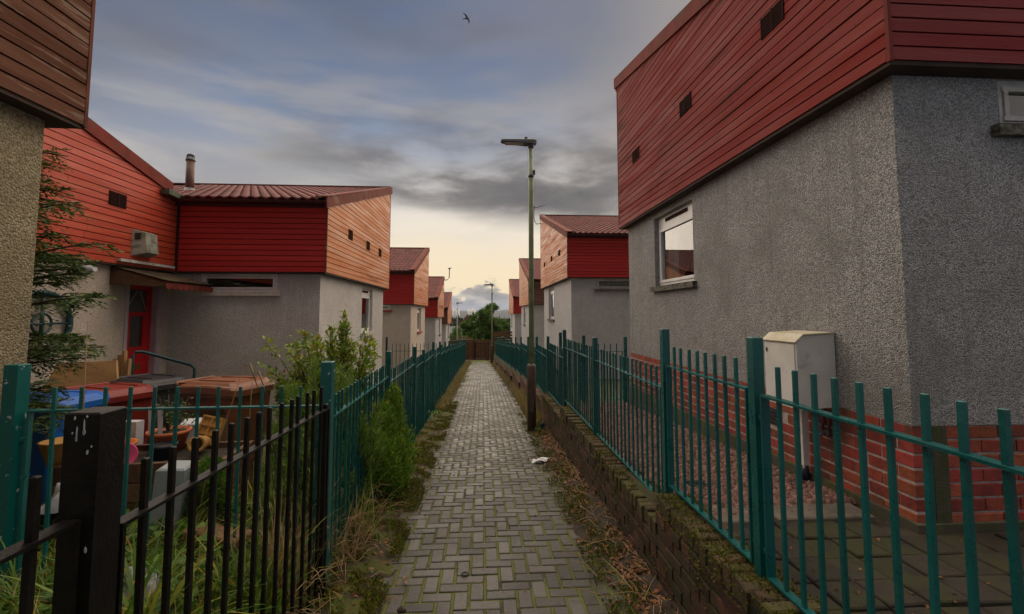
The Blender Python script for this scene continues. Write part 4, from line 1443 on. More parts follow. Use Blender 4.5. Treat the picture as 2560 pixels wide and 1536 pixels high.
def join_vf(parts):
    V = []; F = []; n = 0
    for v, f in parts:
        V.append(v); F.append(f + n); n += len(v)
    return np.concatenate(V), np.concatenate(F)


right_garden()


# ================================================================== L-shaped house: wing, porch, door and fittings
def wing():
    inv = Matrix.Translation(-L2.location)
    X, XW = -5.02, -5.14
    ya, yb = 4.4, 7.74
    zb = 2.32
    top = lambda y: 3.62 + .235 * (7.5 - y)
    Bd = lambda mb, nm, m_, par=L2: mb.move(inv).build(nm, M[m_], par)
    # wall with door opening
    w = MB()
    wall_plane(w, (XW, ya, -.75), (0, 1, 0), (1, 0, 0), 7.85 - ya, zb + .75 + .06, [(6.90 - ya, 7.66 - ya, .55, 2.93)], .12)
    wall_plane(w, (XW - 3, ya, -.75), (1, 0, 0), (0, -1, 0), 3, zb + .75 + .06, [], .12)
    Bd(w, 'wing_wall', 'cast_pink')
    c = MB()
    c.prism([(X - .016, ya + .016, zb + .012), (X - .016, yb + .2, zb + .012), (X - .016, yb + .2, top(yb + .2) - .012), (X - .016, ya + .016, top(ya + .016) - .012)], (-3.2, 0, 0))
    core = Bd(c, 'wing_cladding', 'sheathing')
    z = zb; r = random.Random(12)
    while z < top(ya) - .02:
        za, zt_ = z + .0058, z + PITCH - .0058
        cuts = [ya, yb - .022]
        if r.random() < .5: cuts.insert(1, r.uniform(5.2, 7.2))
        for c0, c1 in zip(cuts[:-1], cuts[1:]):
            poly = clip_top([(c0 + .0015, za), (c1 - .0015, za), (c1 - .0015, zt_), (c0 + .0015, zt_)], lambda y: top(y) - .01)
            if len(poly) < 3 or max(q[1] for q in poly) - min(q[1] for q in poly) < .01: continue
            mb = MB(); mb.prism([(X + r.uniform(-.001, .001), y, q) for y, q in poly], (-.02, 0, 0)); Bd(mb, 'board', 'wing_red', core)
        z += PITCH
    s = MB(); s.box((X - 3.2, ya + .02, zb - .02), (X - .012, yb + .1, zb + .010)); Bd(s, 'wing_soffit', 'soffit')
    v = MB(); a, b = ya - .1, 7.55
    v.prism([(X + .03, a, top(a) - .05), (X + .03, b, top(b) - .05), (X + .03, b, top(b) + .13), (X + .03, a, top(a) + .13)], (-.03, 0, 0)); rf = Bd(v, 'wing_verge_board', 'trim_red')
    v = MB(); v.prism([(X + .0, a, top(a) - .01), (X + .0, b, top(b) - .01), (X + .0, b, top(b) + .10), (X + .0, a, top(a) + .10)], (-3.2, 0, 0)); Bd(v, 'wing_roof', 'trim_red')
    # short mossy valley gutter in the corner
    g_ = MB()
    g_.prism([(X + .02, 7.30, 3.50), (X + .14, 7.30, 3.50), (X + .14, 7.30, 3.585), (X + .02, 7.30, 3.585)], (.0, .42, -.03)); Bd(g_, 'valley_gutter', 'gutter_grey')
    # louvre vent
    v = MB(); y, z = 6.50, 3.20
    v.box((X - .004, y - .15, z - .095), (X + .008, y + .15, z + .095))
    for i in range(8): v.box((X + .008, y - .14, z - .09 + i * .023), (X + .018, y + .14, z - .082 + i * .023))
    v.box((X + .008, y - .008, z - .095), (X + .02, y + .008, z + .095)); Bd(v, 'vent', 'vent')
    # boiler flue terminal
    f = MB(); y, z = 6.98, 2.66
    f.hexa([(X + .002, y - .19, z - .19), (X + .17, y - .12, z - .14), (X + .17, y + .12, z - .14), (X + .002, y + .19, z - .19), (X + .002, y - .19, z + .19), (X + .13, y - .12, z + .15), (X + .13, y + .12, z + .15), (X + .002, y + .19, z + .19)])
    fl = Bd(f, 'flue_terminal', 'mossy_white')
    f = MB()
    for i in range(4): f.hexa([(X + .03, y - .192 + .012, z + .05 + i * .025), (X + .10, y - .166, z + .05 + i * .025), (X + .10, y - .15, z + .05 + i * .025), (X + .03, y - .15, z + .05 + i * .025), (X + .03, y - .192 + .012, z + .06 + i * .025), (X + .10, y - .166, z + .06 + i * .025), (X + .10, y - .15, z + .06 + i * .025), (X + .03, y - .15, z + .06 + i * .025)])
    Bd(f, 'louvre', 'vent', fl)
    # door with frame
    y0, y1, z0, z1 = 6.90, 7.66, -.20, 2.18
    d = MB()
    xd = XW - .075
    d.box((xd - .04, y0 + .06, z0), (xd, y1 - .12, 1.14))
    d.box((xd - .04, y0 + .06, 1.14), (xd, y0 + .15, z1 - .12)); d.box((xd - .04, y1 - .21, 1.14), (xd, y1 - .12, z1 - .12)); d.box((xd - .04, y0 + .15, 1.14), (xd - .001, y0 + .22, 1.60)); d.box((xd - .04, y1 - .28, 1.14), (xd - .001, y1 - .21, 1.60))
    d.box((xd - .04, y0 + .15, 1.60), (xd, y1 - .21, 1.66)); d.box((xd - .04, y0 + .15, z1 - .18), (xd, y1 - .21, z1 - .12))
    for (a, b) in ((.05, .42), (.52, .88)): d.box((xd, y0 + .15, a), (xd + .008, y1 - .21, b))
    door = Bd(d, 'door', 'door')
    p = MB(); p.box((xd - .03, y0 + .22, 1.14), (xd - .022, y1 - .28, 1.60)); p.box((xd - .03, y0 + .15, 1.66), (xd - .022, y1 - .21, z1 - .18)); Bd(p, 'pane', 'glass', door)
    p = MB(); p.quad((xd - .039, y0 + .05, .9), (xd - .039, y1 - .1, .9), (xd - .039, y1 - .1, z1), (xd - .039, y0 + .05, z1)); Bd(p, 'blind', 'rail_green', door)
    p = MB()
    for q in ((6.98, 7.25, 1.68, 1.98), (7.25, 7.45, 1.98, 1.68)):
        p.tube([(xd - .018, q[0] + .06, q[2]), (xd - .018, q[1], q[3])], .005, 5)
    Bd(p, 'leading', 'white_plastic', door)
    p = MB(); p.box((xd, 7.08, .80), (xd + .014, 7.34, .875)); Bd(p, 'letter_plate', 'brass', door)
    p = MB(); p.tube([(xd, 7.20, .72), (xd + .03, 7.20, .72)], .022, 10); p.tube([(xd + .03, 7.20, .72), (xd + .03, 7.20, .64)], .01, 8); Bd(p, 'knocker', 'brass', door)
    fr = MB(); fr.box((XW - .10, y0, z0), (XW + .012, y0 + .06, z1)); fr.box((XW - .10, y1 - .12, z0), (XW + .012, y1 - .001, z1)); fr.box((XW - .10, y0, z1 - .12), (XW + .012, y1, z1)); fr.box((XW + .012, y1 - .10, z0), (XW + .02, y1 - .02, z1 - .02)); Bd(fr, 'door_frame', 'frame_pink')
    st = MB(); st.box((XW, y0 - .3, -.75), (XW + .9, y1 + .06, -.20)); Bd(st, 'doorstep', 'slab_pale')
    # bulkhead lamp
    l = MB(); y, z = 6.12, 2.18
    prof = [(.075, 0), (.075, .05), (.055, .06), (.055, .13), (.04, .15), (.04, .19)]
    l.lathe(prof, (0, 0, 0), 16)
    l.move(Matrix.Translation((XW, y, z)) @ Matrix.Rotation(R(80), 4, 'Y') @ Matrix.Rotation(R(0), 4, 'X')); Bd(l, 'wall_lamp', 'white_plastic')
    # porch canopy: sloping shingle top with scalloped edge
    ch = MB()
    A = [(XW, 6.62, 2.26), (XW, 7.70, 2.26), (-4.42, 7.70, 2.06), (-4.42, 6.62, 2.06)]
    ch.prism(A, (0, 0, .03)); can = Bd(ch, 'canopy', 'trim_brown')
    rr = random.Random(3)
    for row in range(5):
        for i in range(9):
            t0, t1 = row / 5, (row + 1.25) / 5
            xa, xb = XW + (-4.40 - XW) * t0, XW + (-4.40 - XW) * min(t1, 1.03)
            za, zb_ = 2.30 - .20 * t0 + .004, 2.30 - .20 * min(t1, 1.03) + .012
            ys0 = 6.60 + i * .124 + rr.uniform(-.004, .004); ys1 = ys0 + .118
            t_ = MB(); t_.hexa([(xa, ys0, za - .01), (xb, ys0, zb_ - .01), (xb, ys1, zb_ - .01), (xa, ys1, za - .01), (xa, ys0, za), (xb, ys0, zb_), (xb, ys1, zb_), (xa, ys1, za)])
            Bd(t_, 'shingle', 'shingle', can)
    for i in range(9):
        y = 6.60 + i * .124
        k = MB(); pts = [(-4.405, y + .003, 2.06), (-4.405, y + .121, 2.06), (-4.405, y + .121, 2.005)] + [(-4.405, y + .062 + .055 * math.cos(R(a)), 2.005 - .03 * math.sin(R(a))) for a in (30, 60, 90, 120, 150)] + [(-4.405, y + .003, 2.005)]
        k.prism(pts, (.015, 0, 0)); Bd(k, 'valance', 'trim_red', can)
    k = MB(); k.prism([(XW, 6.60, 2.04), (XW, 6.60, 2.28), (-4.43, 6.60, 2.06), (-4.43, 6.60, 2.02)], (0, .018, 0)); Bd(k, 'canopy_end', 'timber', can)
    k = MB(); k.box((X + .001, 6.55, 2.36), (X + .05, 7.66, 2.40)); Bd(k, 'flashing', 'old_white', can)
    # metal flue on the roof
    f = MB(); f.tube([(-5.96, 9.5, 3.95), (-5.97, 9.5, 4.78)], .078, 16); fl = Bd(f, 'flue', 'flue')
    f = MB(); f.tube([(-5.97, 9.5, 4.74), (-5.97, 9.5, 4.79)], .088, 16)
    for i in range(8):
        a = i * math.pi / 4; f.tube([(-5.97 + .075 * math.cos(a), 9.5 + .075 * math.sin(a), 4.78), (-5.97 + .06 * math.cos(a), 9.5 + .06 * math.sin(a), 4.86)], .008, 5)
    f.tube([(-5.97, 9.5, 4.855), (-5.97, 9.5, 4.885)], [.072, .055], 16); Bd(f, 'cowl', 'grey_metal', fl)
    f = MB(); f.lathe([(.14, 0), (.11, .05), (.085, .12)], (-5.96, 9.5, 4.06), 16); Bd(f, 'flashing', 'grey_metal', fl)


wing()


# ---- handrail by the door
def door_rail():
    o = MB()
    o.tube([(-4.60, 6.35, -.25), (-4.60, 6.35, 1.08), (-4.58, 6.38, 1.13), (-4.52, 6.42, 1.13), (-4.10, 6.75, .92), (-4.06, 6.78, .86), (-4.06, 6.78, -.25)], .022, 8)
    b = o.build('handrail', M['rail_green'])
    tag(b, 'dark green tubular handrail sloping down beside the red door', 'handrail')


door_rail()


# ---- wall clock-like hanging basket ring (garden hoop) on the wing wall
def hoop():
    o = MB()
    pts = [(-5.09, 5.62 + .36 * math.cos(a), 1.52 + .36 * math.sin(a)) for a in np.linspace(0, 2 * math.pi, 33)]
    o.tube(pts, .035, 8, cap=False)
    o.tube([(-5.09, 5.62, 1.18), (-5.09, 5.62, 1.86)], .02, 6)
    o.tube([(-5.09, 5.28, 1.52), (-5.09, 5.96, 1.52)], .014, 6)
    o.tube([(-5.09, 5.62 + .12 * math.cos(a), 1.52 + .12 * math.sin(a)) for a in np.linspace(0, 2 * math.pi, 17)], .014, 6, cap=False)
    b = o.build('wall_ornament', M['rail_green'])
    tag(b, 'dark round wheel-like ornament on the wall half hidden by the conifer', 'ornament')


hoop()


# ================================================================== street lamps
def street_lamp(loc, label, h=5.23, head_l=.66, col='lamp_green', sleeve=True, head=True):
    r = empty('street_lamp', loc, 0, label, 'street lamp', None)
    m = MB()
    m.lathe([(.046, .0 if not sleeve else 1.0), (.046, h - .9), (.046, h - .62), (.040, h - .60), (.038, h - .02)], (0, 0, 0), 16); m.build('column', M[col], r)
    if sleeve:
        m = MB(); m.lathe([(.080, -.1), (.080, 1.13), (.074, 1.16), (.050, 1.18)], (0, 0, 0), 20); m.build('base_sleeve', M['lamp_base'], r)
        m = MB(); m.box((-.03, -.083, .35), (.03, -.076, .80)); m.build('access_door', M['lamp_base'], r)
    m = MB(); m.lathe([(.052, h - .66), (.052, h - .61)], (0, 0, 0), 16); m.box((.03, -.02, h - .60), (.075, .02, h - .52)); m.build('clamp', M['dark_metal'], r)
    k = head_l / .66
    m = MB()
    secs = [(.10, .055, -.02, .065), (.05, .085, -.045, .075), (-.12, .105, -.030, .060), (-.35, .100, -.012, .052), (-.53, .080, .002, .046), (-.56, .05, .010, .038)]
    n0 = 0
    for (x, w, zb, zt_) in secs:
        m.v += [(x * k, -w, h + zb), (x * k, w, h + zb), (x * k, w * .9, h + zb + (zt_ - zb) * .7), (x * k, w * .45, h + zt_), (x * k, -w * .45, h + zt_), (x * k, -w * .9, h + zb + (zt_ - zb) * .7)]
    for i in range(len(secs) - 1):
        for j in range(6):
            j2 = (j + 1) % 6; m.f.append((i * 6 + j, i * 6 + j2, (i + 1) * 6 + j2, (i + 1) * 6 + j))
    m.f.append((0, 1, 2, 3, 4, 5)); m.f.append(tuple(30 + j for j in reversed(range(6))))
    hd = m.build('lamp_head', M['lamp_head'], r)
    m = MB(); m.box((-.48 * k, -.07, h - .012), (-.14 * k, .07, h - .002)); m.move(Matrix.Translation((0, 0, -.018))); m.build('lens', M['white_plastic'], hd)
    m = MB(); m.lathe([(.036, 0), (.036, .025), (.028, .042), (.0, .046)], (-.09 * k, 0, h + .066), 14); m.build('photocell', M['dark_metal'], hd)
    m = MB(); m.lathe([(.052, h - .10), (.058, h - .045), (.05, h - .02)], (0, 0, 0), 14); m.build('spigot', M['lamp_head'], hd)
    return r


street_lamp((.875, 8.2, -.44), 'tall green street lamp with brown base standing beside the retaining wall', 5.235)
l2 = street_lamp((.60, 30.0, -1.60), 'distant grey-green street lamp at the end of the path', 5.12)
l3 = street_lamp((-2.50, 45.0, -3.2), 'white street lamp beyond the end fence on the left', 5.85, col='lamp_white', sleeve=False)
l3.rotation_euler.z = R(180)


# ================================================================== aerials
def aerial(loc, label, kind):
    m = MB()
    if kind == 0:
        m.tube([(.46, 0, -.60), (.20, 0, -.66), (.10, 0, -.52), (.08, 0, -.3), (.08, 0, .12)], .016, 6)
        m.tube([(-.02, 0, .0), (.55, 0, .16)], .012, 5)
        for i in range(7):
            t = i / 6; p = Vector((.0 + .52 * t, 0, .0 + .15 * t)); m.tube([p + Vector((0, -.14 + .04 * t, 0)), p + Vector((0, .14 - .04 * t, 0))], .006, 4)
        m.box((.03, -.04, .02), (.11, .04, .12))
    else:
        m.tube([(-.45, 0, -.78), (-.05, 0, -.76), (.08, 0, -.60), (.10, 0, .0)], .030, 6)
        m.tube([(.10, -.15, 0), (.10, .15, .0)], .02, 5); m.tube([(-.02, 0, .0), (.25, 0, .05)], .02, 5); m.box((.05, -.05, -.05), (.15, .05, .06))
    o = m.build('aerial', M['dark_metal']); o.location = loc
    tag(o, label, 'aerial')


aerial((2.08, 19.1, 6.10), 'thin television aerial on the roof corner behind the tall lamp', 0)
aerial((-2.35, 30.75, 4.65), 'bent aerial on the far left roof edge against the clouds', 1)


# ================================================================== bins
def text_mesh(s, size):
    cu = bpy.data.curves.new('lettering', 'FONT')
    cu.body = s; cu.size = size; cu.extrude = .001; cu.align_x = 'CENTER'; cu.align_y = 'CENTER'
    ob = bpy.data.objects.new('tmp_text', cu); COL.objects.link(ob)
    dg = bpy.context.evaluated_depsgraph_get()
    me = bpy.data.meshes.new_from_object(ob.evaluated_get(dg))
    bpy.data.objects.remove(ob)
    return me


def wheelie_bin(loc, rz, label, bm, lm, number=None, sc=1.0, lid_tilt=0.0):
    """front (handle-free side, lid lip) points to +x; side panel with number faces -y"""
    r = empty('wheelie_bin', loc, rz, label, 'bin', 'wheelie bins in the left garden')
    r.scale = (sc, sc, sc)
    b = MB()
    secs = [(.04, .225, .265, -.235), (.12, .235, .28, -.245), (.80, .270, .325, -.285), (.86, .275, .33, -.29), (.865, .292, .345, -.305), (.92, .292, .347, -.305)]
    for z, hw, xf, xb in secs:
        c = .035
        b.v += [(xb, -hw + c, z), (xb + c, -hw, z), (xf - c, -hw, z), (xf, -hw + c, z), (xf, hw - c, z), (xf - c, hw, z), (xb + c, hw, z), (xb, hw - c, z)]
    for i in range(len(secs) - 1):
        for j in range(8):
            j2 = (j + 1) % 8; b.f.append((i * 8 + j, i * 8 + j2, (i + 1) * 8 + j2, (i + 1) * 8 + j))
    b.f.append(tuple(reversed(range(8)))); b.f.append(tuple(40 + j for j in range(8)))
    # ribs on the side and front
    for z in (.30, .55): b.box((-.14, -.256 - .02 * (z - .3), z), (.16, -.236, z + .014))
    body = b.build('body', M[bm], r)
    l = MB()
    secs = [(-.03, .303, .372, -.325), (.030, .303, .376, -.328), (.046, .292, .362, -.322), (.050, .270, .335, -.300), (.072, .245, .305, -.275)]
    for z, hw, xf, xb in secs:
        c = .05
        zz = .925 + z
        b_ = lambda x: zz + .010 * math.sin((x + .33) * 4.2)
        P_ = [(xb, -hw + c), (xb + c, -hw), (.05, -hw), (xf - c, -hw * .98), (xf, -hw + c * 1.6), (xf, hw - c * 1.6), (xf - c, hw * .98), (.05, hw), (xb + c, hw), (xb, hw - c)]
        l.v += [(x, y, b_(x) - .03 * max(0, x - .25) / .15) for x, y in P_]
    for i in range(len(secs) - 1):
        for j in range(10):
            j2 = (j + 1) % 10; l.f.append((i * 10 + j, i * 10 + j2, (i + 1) * 10 + j2, (i + 1) * 10 + j))
    l.f.append(tuple(40 + j for j in range(10))); l.f.append(tuple(reversed(range(10))))
    l.box((-.20, -.15, .996), (.22, -.125, 1.012)); l.box((-.20, .125, .996), (.22, .15, 1.012))
    lid = l.build('lid', M[lm], r)
    h = MB(); h.tube([(-.36, -.24, .955), (-.40, -.22, .985), (-.40, .22, .985), (-.36, .24, .955)], .018, 8)
    for s in (-1, 1): h.box((-.40, s * .20 - .02, .90), (-.29, s * .20 + .02, .99))
    h.build('handle', M[bm], r)
    for s in (-1, 1):
        w = MB(); w.lathe([(.02, -.025), (.09, -.025), (.10, -.018), (.10, .018), (.09, .025), (.02, .025)], (0, 0, 0), 18)
        w.move(Matrix.Translation((-.20, s * .25, .10)) @ Matrix.Rotation(R(90), 4, 'X')); w.build('wheel', M['rubber'], r)
    if number:
        me = text_mesh(number, .17); me.materials.append(M['lettering'])
        o = bpy.data.objects.new('number', me); COL.objects.link(o); o.parent = body
        o.matrix_local = Matrix.Translation((.13, -.262, .60)) @ Matrix.Rotation(R(94.2), 4, 'X')
        n2 = MB(); n2.box((.04, -.276, .74), (.22, -.270, .748)); n2.build('imprint', M['bin_black'] if bm != 'bin_black' else M['pale_grey'], body)
    return r


wheelie_bin((-2.74, 5.15, -.10), R(-16), 'brown bin standing alone against the grey roughcast wall', 'bin_brown', 'bin_brown_lid', None, 1.03)
wheelie_bin((-3.83, 4.36, .02), R(-6), 'bright blue bin, leftmost of the group of three', 'bin_blue', 'bin_blue', None, .90)
wheelie_bin((-3.83, 5.00, -.03), R(-22), 'dark red bin numbered 54 between the blue and black bins', 'bin_red', 'bin_red', '54', .92)
wheelie_bin((-3.92, 5.72, -.06), R(-24), 'charcoal black bin numbered 54 behind the red bin', 'bin_black', 'bin_black', '54', .95)


# ================================================================== garden clutter
def clutter():
    z0 = .03
    # raised timber planter
    r = empty('raised_planter', (-2.45, 3.75, z0), R(4), 'low raised timber planter box holding the pots', 'planter')
    for k in range(4):
        for (a, b) in (((-.55, -.27), (.55, -.235)), ((-.55, .235), (.55, .27)), ((-.55, -.234), (-.515, .234)), ((.515, -.234), (.55, .234))):
            m = MB(); m.box((a[0], a[1], .01 + k * .135), (b[0], b[1], .137 + k * .135)); m.build('plank', M['timber'], r)
    m = MB(); m.box((-.52, -.24, .40), (.52, .24, .50)); m.build('soil_fill', M['soil'], r)
    zt = .56

    def pot(loc, rt, rb, h, mm, name, label, soil=True):
        t = empty(name, loc, 0, label, 'plant pot')
        m = MB(); m.lathe([(rb, 0), (rt * .96, h * .84), (rt * 1.04, h * .85), (rt * 1.06, h), (rt * .94, h), (rt * .90, h * .86), (0.001, h * .84)], (0, 0, 0), 22); m.build('bowl', M[mm], t)
        if soil:
            m = MB(); m.lathe([(rt * .88, h * .86), (rt * .5, h * .92), (.001, h * .93)], (0, 0, 0), 16); m.build('compost', M['soil'], t)
        return t
    pot((-2.53, 3.93, zt - .02), .145, .10, .16, 'terracotta', 'plant_pot', 'round terracotta pot with twiggy plant on the timber planter')
    pot((-2.44, 3.74, zt - .05), .085, .065, .13, 'slate_plastic', 'plant_pot', 'small dark slate pot in front of the terracotta pot')
    # twiggy plant with white labels in the terracotta pot
    t = empty('potted_plant', (-2.53, 3.93, zt + .12), 0, 'thin twiggy plant with white bark strips growing in the terracotta pot', 'plant')
    m = MB(); rr = random.Random(6)
    for i in range(14):
        a = rr.uniform(0, 6.28); q = rr.uniform(.05, .14)
        m.tube([(0, 0, -.02), (q * .5 * math.cos(a), q * .5 * math.sin(a), .12), (q * math.cos(a), q * math.sin(a), rr.uniform(.15, .30))], .003, 4)
    m.build('stems', M['bark'], t)
    for dx in (-.09, -.02):
        m = MB(); m.hexa([(dx, -.1, 0), (dx + .03, -.1, 0), (dx + .03, -.095, 0), (dx, -.095, 0), (dx - .02, -.09, .22), (dx + .02, -.09, .22), (dx + .02, -.085, .22), (dx - .02, -.085, .22)]); m.build('strip', M['white_plastic'], t)
    n = 260; P = rng.normal(size=(n, 3)) * np.array([.06, .06, .07]) + np.array([.04, 0, .14]); V, F = leaf_quads(P, unit(n), unit(n), .035, .012); np_mesh('foliage', V, F, M['dark_leaf'], t)
    # orange tray
    m = MB(); m.lathe([(.15, 0), (.185, .07), (.20, .072), (.205, .085), (.18, .085), (.145, .015), (.001, .012)], (0, 0, 0), 24)
    o = m.build('plant_saucer', M['orange_plastic']); o.location = (-2.86, 3.72, zt); tag(o, 'wide bright orange plastic saucer at the left end of the planter', 'saucer')
    # white tub with round mouldings
    t = empty('storage_tub', (-2.92, 3.98, zt - .02), R(-4), 'white plastic lid with two moulded circles propped behind the orange saucer', 'tub')
    m = MB(); m.box((-.12, -.02, .0), (.12, .06, .22)); m.build('body', M['white_plastic'], t)
    for dz in (.07, .15):
        m = MB(); m.tube([(.02 + .028 * math.cos(a), -.023, dz + .028 * math.sin(a)) for a in np.linspace(0, 6.283, 17)], .004, 5, cap=False); m.build('moulding', M['pale_grey'], t)
    # grey box standing in the weeds
    m = bevel_block(.17, .20, .56, .012); m.v = [(x, y, z + .28) for x, y, z in m.v]
    o = m.build('storage_box', M['pale_grey']); o.location = (-2.12, 3.33, z0 + .02); o.rotation_euler = (0, R(4), R(10)); tag(o, 'tall pale grey plastic box standing in weeds before the planter', 'box')
    # cardboard box, white box, clay crate, clay pipe
    t = empty('cardboard_box', (-2.72, 4.85, z0 + .30), R(12), 'open brown cardboard box with raised flap near the black bin', 'box')
    m = MB(); m.box((-.17, -.13, -.3), (.17, .13, .30)); m.build('body', M['cardboard'], t)
    m = MB(); m.hexa([(-.17, -.13, .302), (.17, -.13, .302), (.17, -.127, .302), (-.17, -.127, .302), (-.15, -.24, .40), (.17, -.24, .40), (.17, -.237, .40), (-.15, -.237, .40)]); m.build('flap', M['cardboard'], t)
    m = bevel_block(.24, .18, .30, .01); o = m.build('white_box', M['white_plastic']); o.location = (-2.62, 4.45, z0 + .48); o.rotation_euler = (R(6), 0, R(20)); tag(o, 'plain white box sloping behind the terracotta pot', 'box')
    t = empty('clay_crate', (-2.30, 4.02, .56), R(-20), 'amber latticed clay crate leaning at the planter end', 'crate'); t.rotation_euler = (R(-22), R(8), R(-14))
    m = MB(); m.box((-.09, -.02, 0), (.09, .02, .22)); m.build('back', M['amber_clay'], t)
    for i in range(3):
        m = MB(); m.box((-.098 + i * .089, -.035, .0), (-.082 + i * .089, -.02, .22)); m.build('bar', M['amber_clay'], t)
    for i in range(4):
        m = MB(); m.box((-.098, -.037, i * .068), (.098, -.0205, i * .068 + .014)); m.build('bar', M['amber_clay'], t)
    m = MB(); m.lathe([(.05, 0), (.05, .24), (.062, .25), (.062, .29), (.040, .29), (.036, .02), (.001, .02)], (0, 0, 0), 18)
    m.move(Matrix.Rotation(R(78), 4, 'X') @ Matrix.Rotation(R(20), 4, 'Y')); o = m.build('clay_pipe', M['amber_clay']); o.location = (-2.25, 3.92, .60); tag(o, 'short amber clay pipe lying open end forward on the planter', 'pipe')
    # plywood sheets near the door
    m = MB(); m.hexa([(-.45, -.02, -.1), (.42, -.02, -.1), (.42, .01, -.1), (-.45, .01, -.1), (-.40, .16, .30), (.24, .16, .33), (.24, .19, .33), (-.40, .19, .30)])
    o = m.build('plywood_sheet', M['plywood']); o.location = (-4.52, 5.5, .76); tag(o, 'pale plywood sheet leaning behind the bins', 'board')
    m = MB(); m.box((-.45, -.1, 0), (.42, .2, .70)); o = m.build('wooden_crate', M['timber']); o.location = (-4.52, 5.52, -.02); tag(o, 'wooden crate under the plywood sheet behind the bins', 'crate')
    t = empty('timber_offcuts', (-4.50, 5.95, -.1), 0, 'upright timber offcuts standing by the handrail', 'timber')
    for i in range(4):
        m = MB(); m.box((i * .035, 0, 0), (i * .035 + .025, .05, 1.18 + .05 * ((i * 7) % 3))); o = m.build('offcut', M['plywood'], t); o.rotation_euler = (0, R(-2 + i), 0)
    # crumpled white sheets
    def rag(loc, sx, sy, sz, seed, label):
        n = 22
        V = []; F = []
        for i in range(n):
            for j in range(n):
                x = (i / (n - 1) - .5); y = (j / (n - 1) - .5)
                e = max(0, 1 - (2 * math.hypot(x, y)) ** 2)
                h = float(vnoise(np.array([x]), np.array([y]), 6, seed)[0]) * .7 + float(vnoise(np.array([x]), np.array([y]), 14, seed)[0]) * .4
                V.append((x * sx * (.8 + .4 * h), y * sy * (.8 + .4 * h), sz * h * (e ** .5)))
        F = [(i * n + j, i * n + j + 1, (i + 1) * n + j + 1, (i + 1) * n + j) for i in range(n - 1) for j in range(n - 1)]
        o = np_mesh('crumpled_sheet', V, F, M['cloth_white']); o.location = loc
        tag(o, label, 'sheet')
    rag((-2.70, 3.32, .38), .34, .30, .22, 3, 'crumpled white plastic sheet by the green gate post')
    rag((-1.85, 2.62, .12), .32, .26, .26, 8, 'crumpled white bag lying in the grass behind the black railing')
    rag((-1.75, 3.6, .06), .2, .2, .12, 5, 'small white scrap among the weeds behind the railing corner')
    m = bevel_block(.5, .35, .34, .06); o = m.build('black_sack', M['bin_black']); o.location = (-2.75, 3.40, .2); tag(o, 'black sack under the crumpled white sheet', 'sack')
    m = MB(); m.lathe([(.05, 0), (.085, .09), (.092, .1), (.08, .1), (.001, .02)], (0, 0, 0), 16); o = m.build('plant_pot', M['pink']); o.location = (-2.66, 3.62, .58); o.rotation_euler = (R(70), 0, R(40)); tag(o, 'small pink pot lying on its side behind the railing', 'plant pot')
    m = MB(); m.lathe([(.07, 0), (.12, .16), (.13, .17), (.11, .17), (.001, .03)], (0, 0, 0), 16); o = m.build('plant_pot', M['amber_clay']); o.location = (-3.02, 3.55, .56); tag(o, 'amber clay pot half hidden by the conifer', 'plant pot')
    m = bevel_block(.16, .5, .06, .01); o = m.build('timber_plank', M['timber']); o.location = (-1.72, 3.15, .22); o.rotation_euler = (0, 0, R(70)); tag(o, 'short brown plank lying across the weeds', 'plank')


clutter()


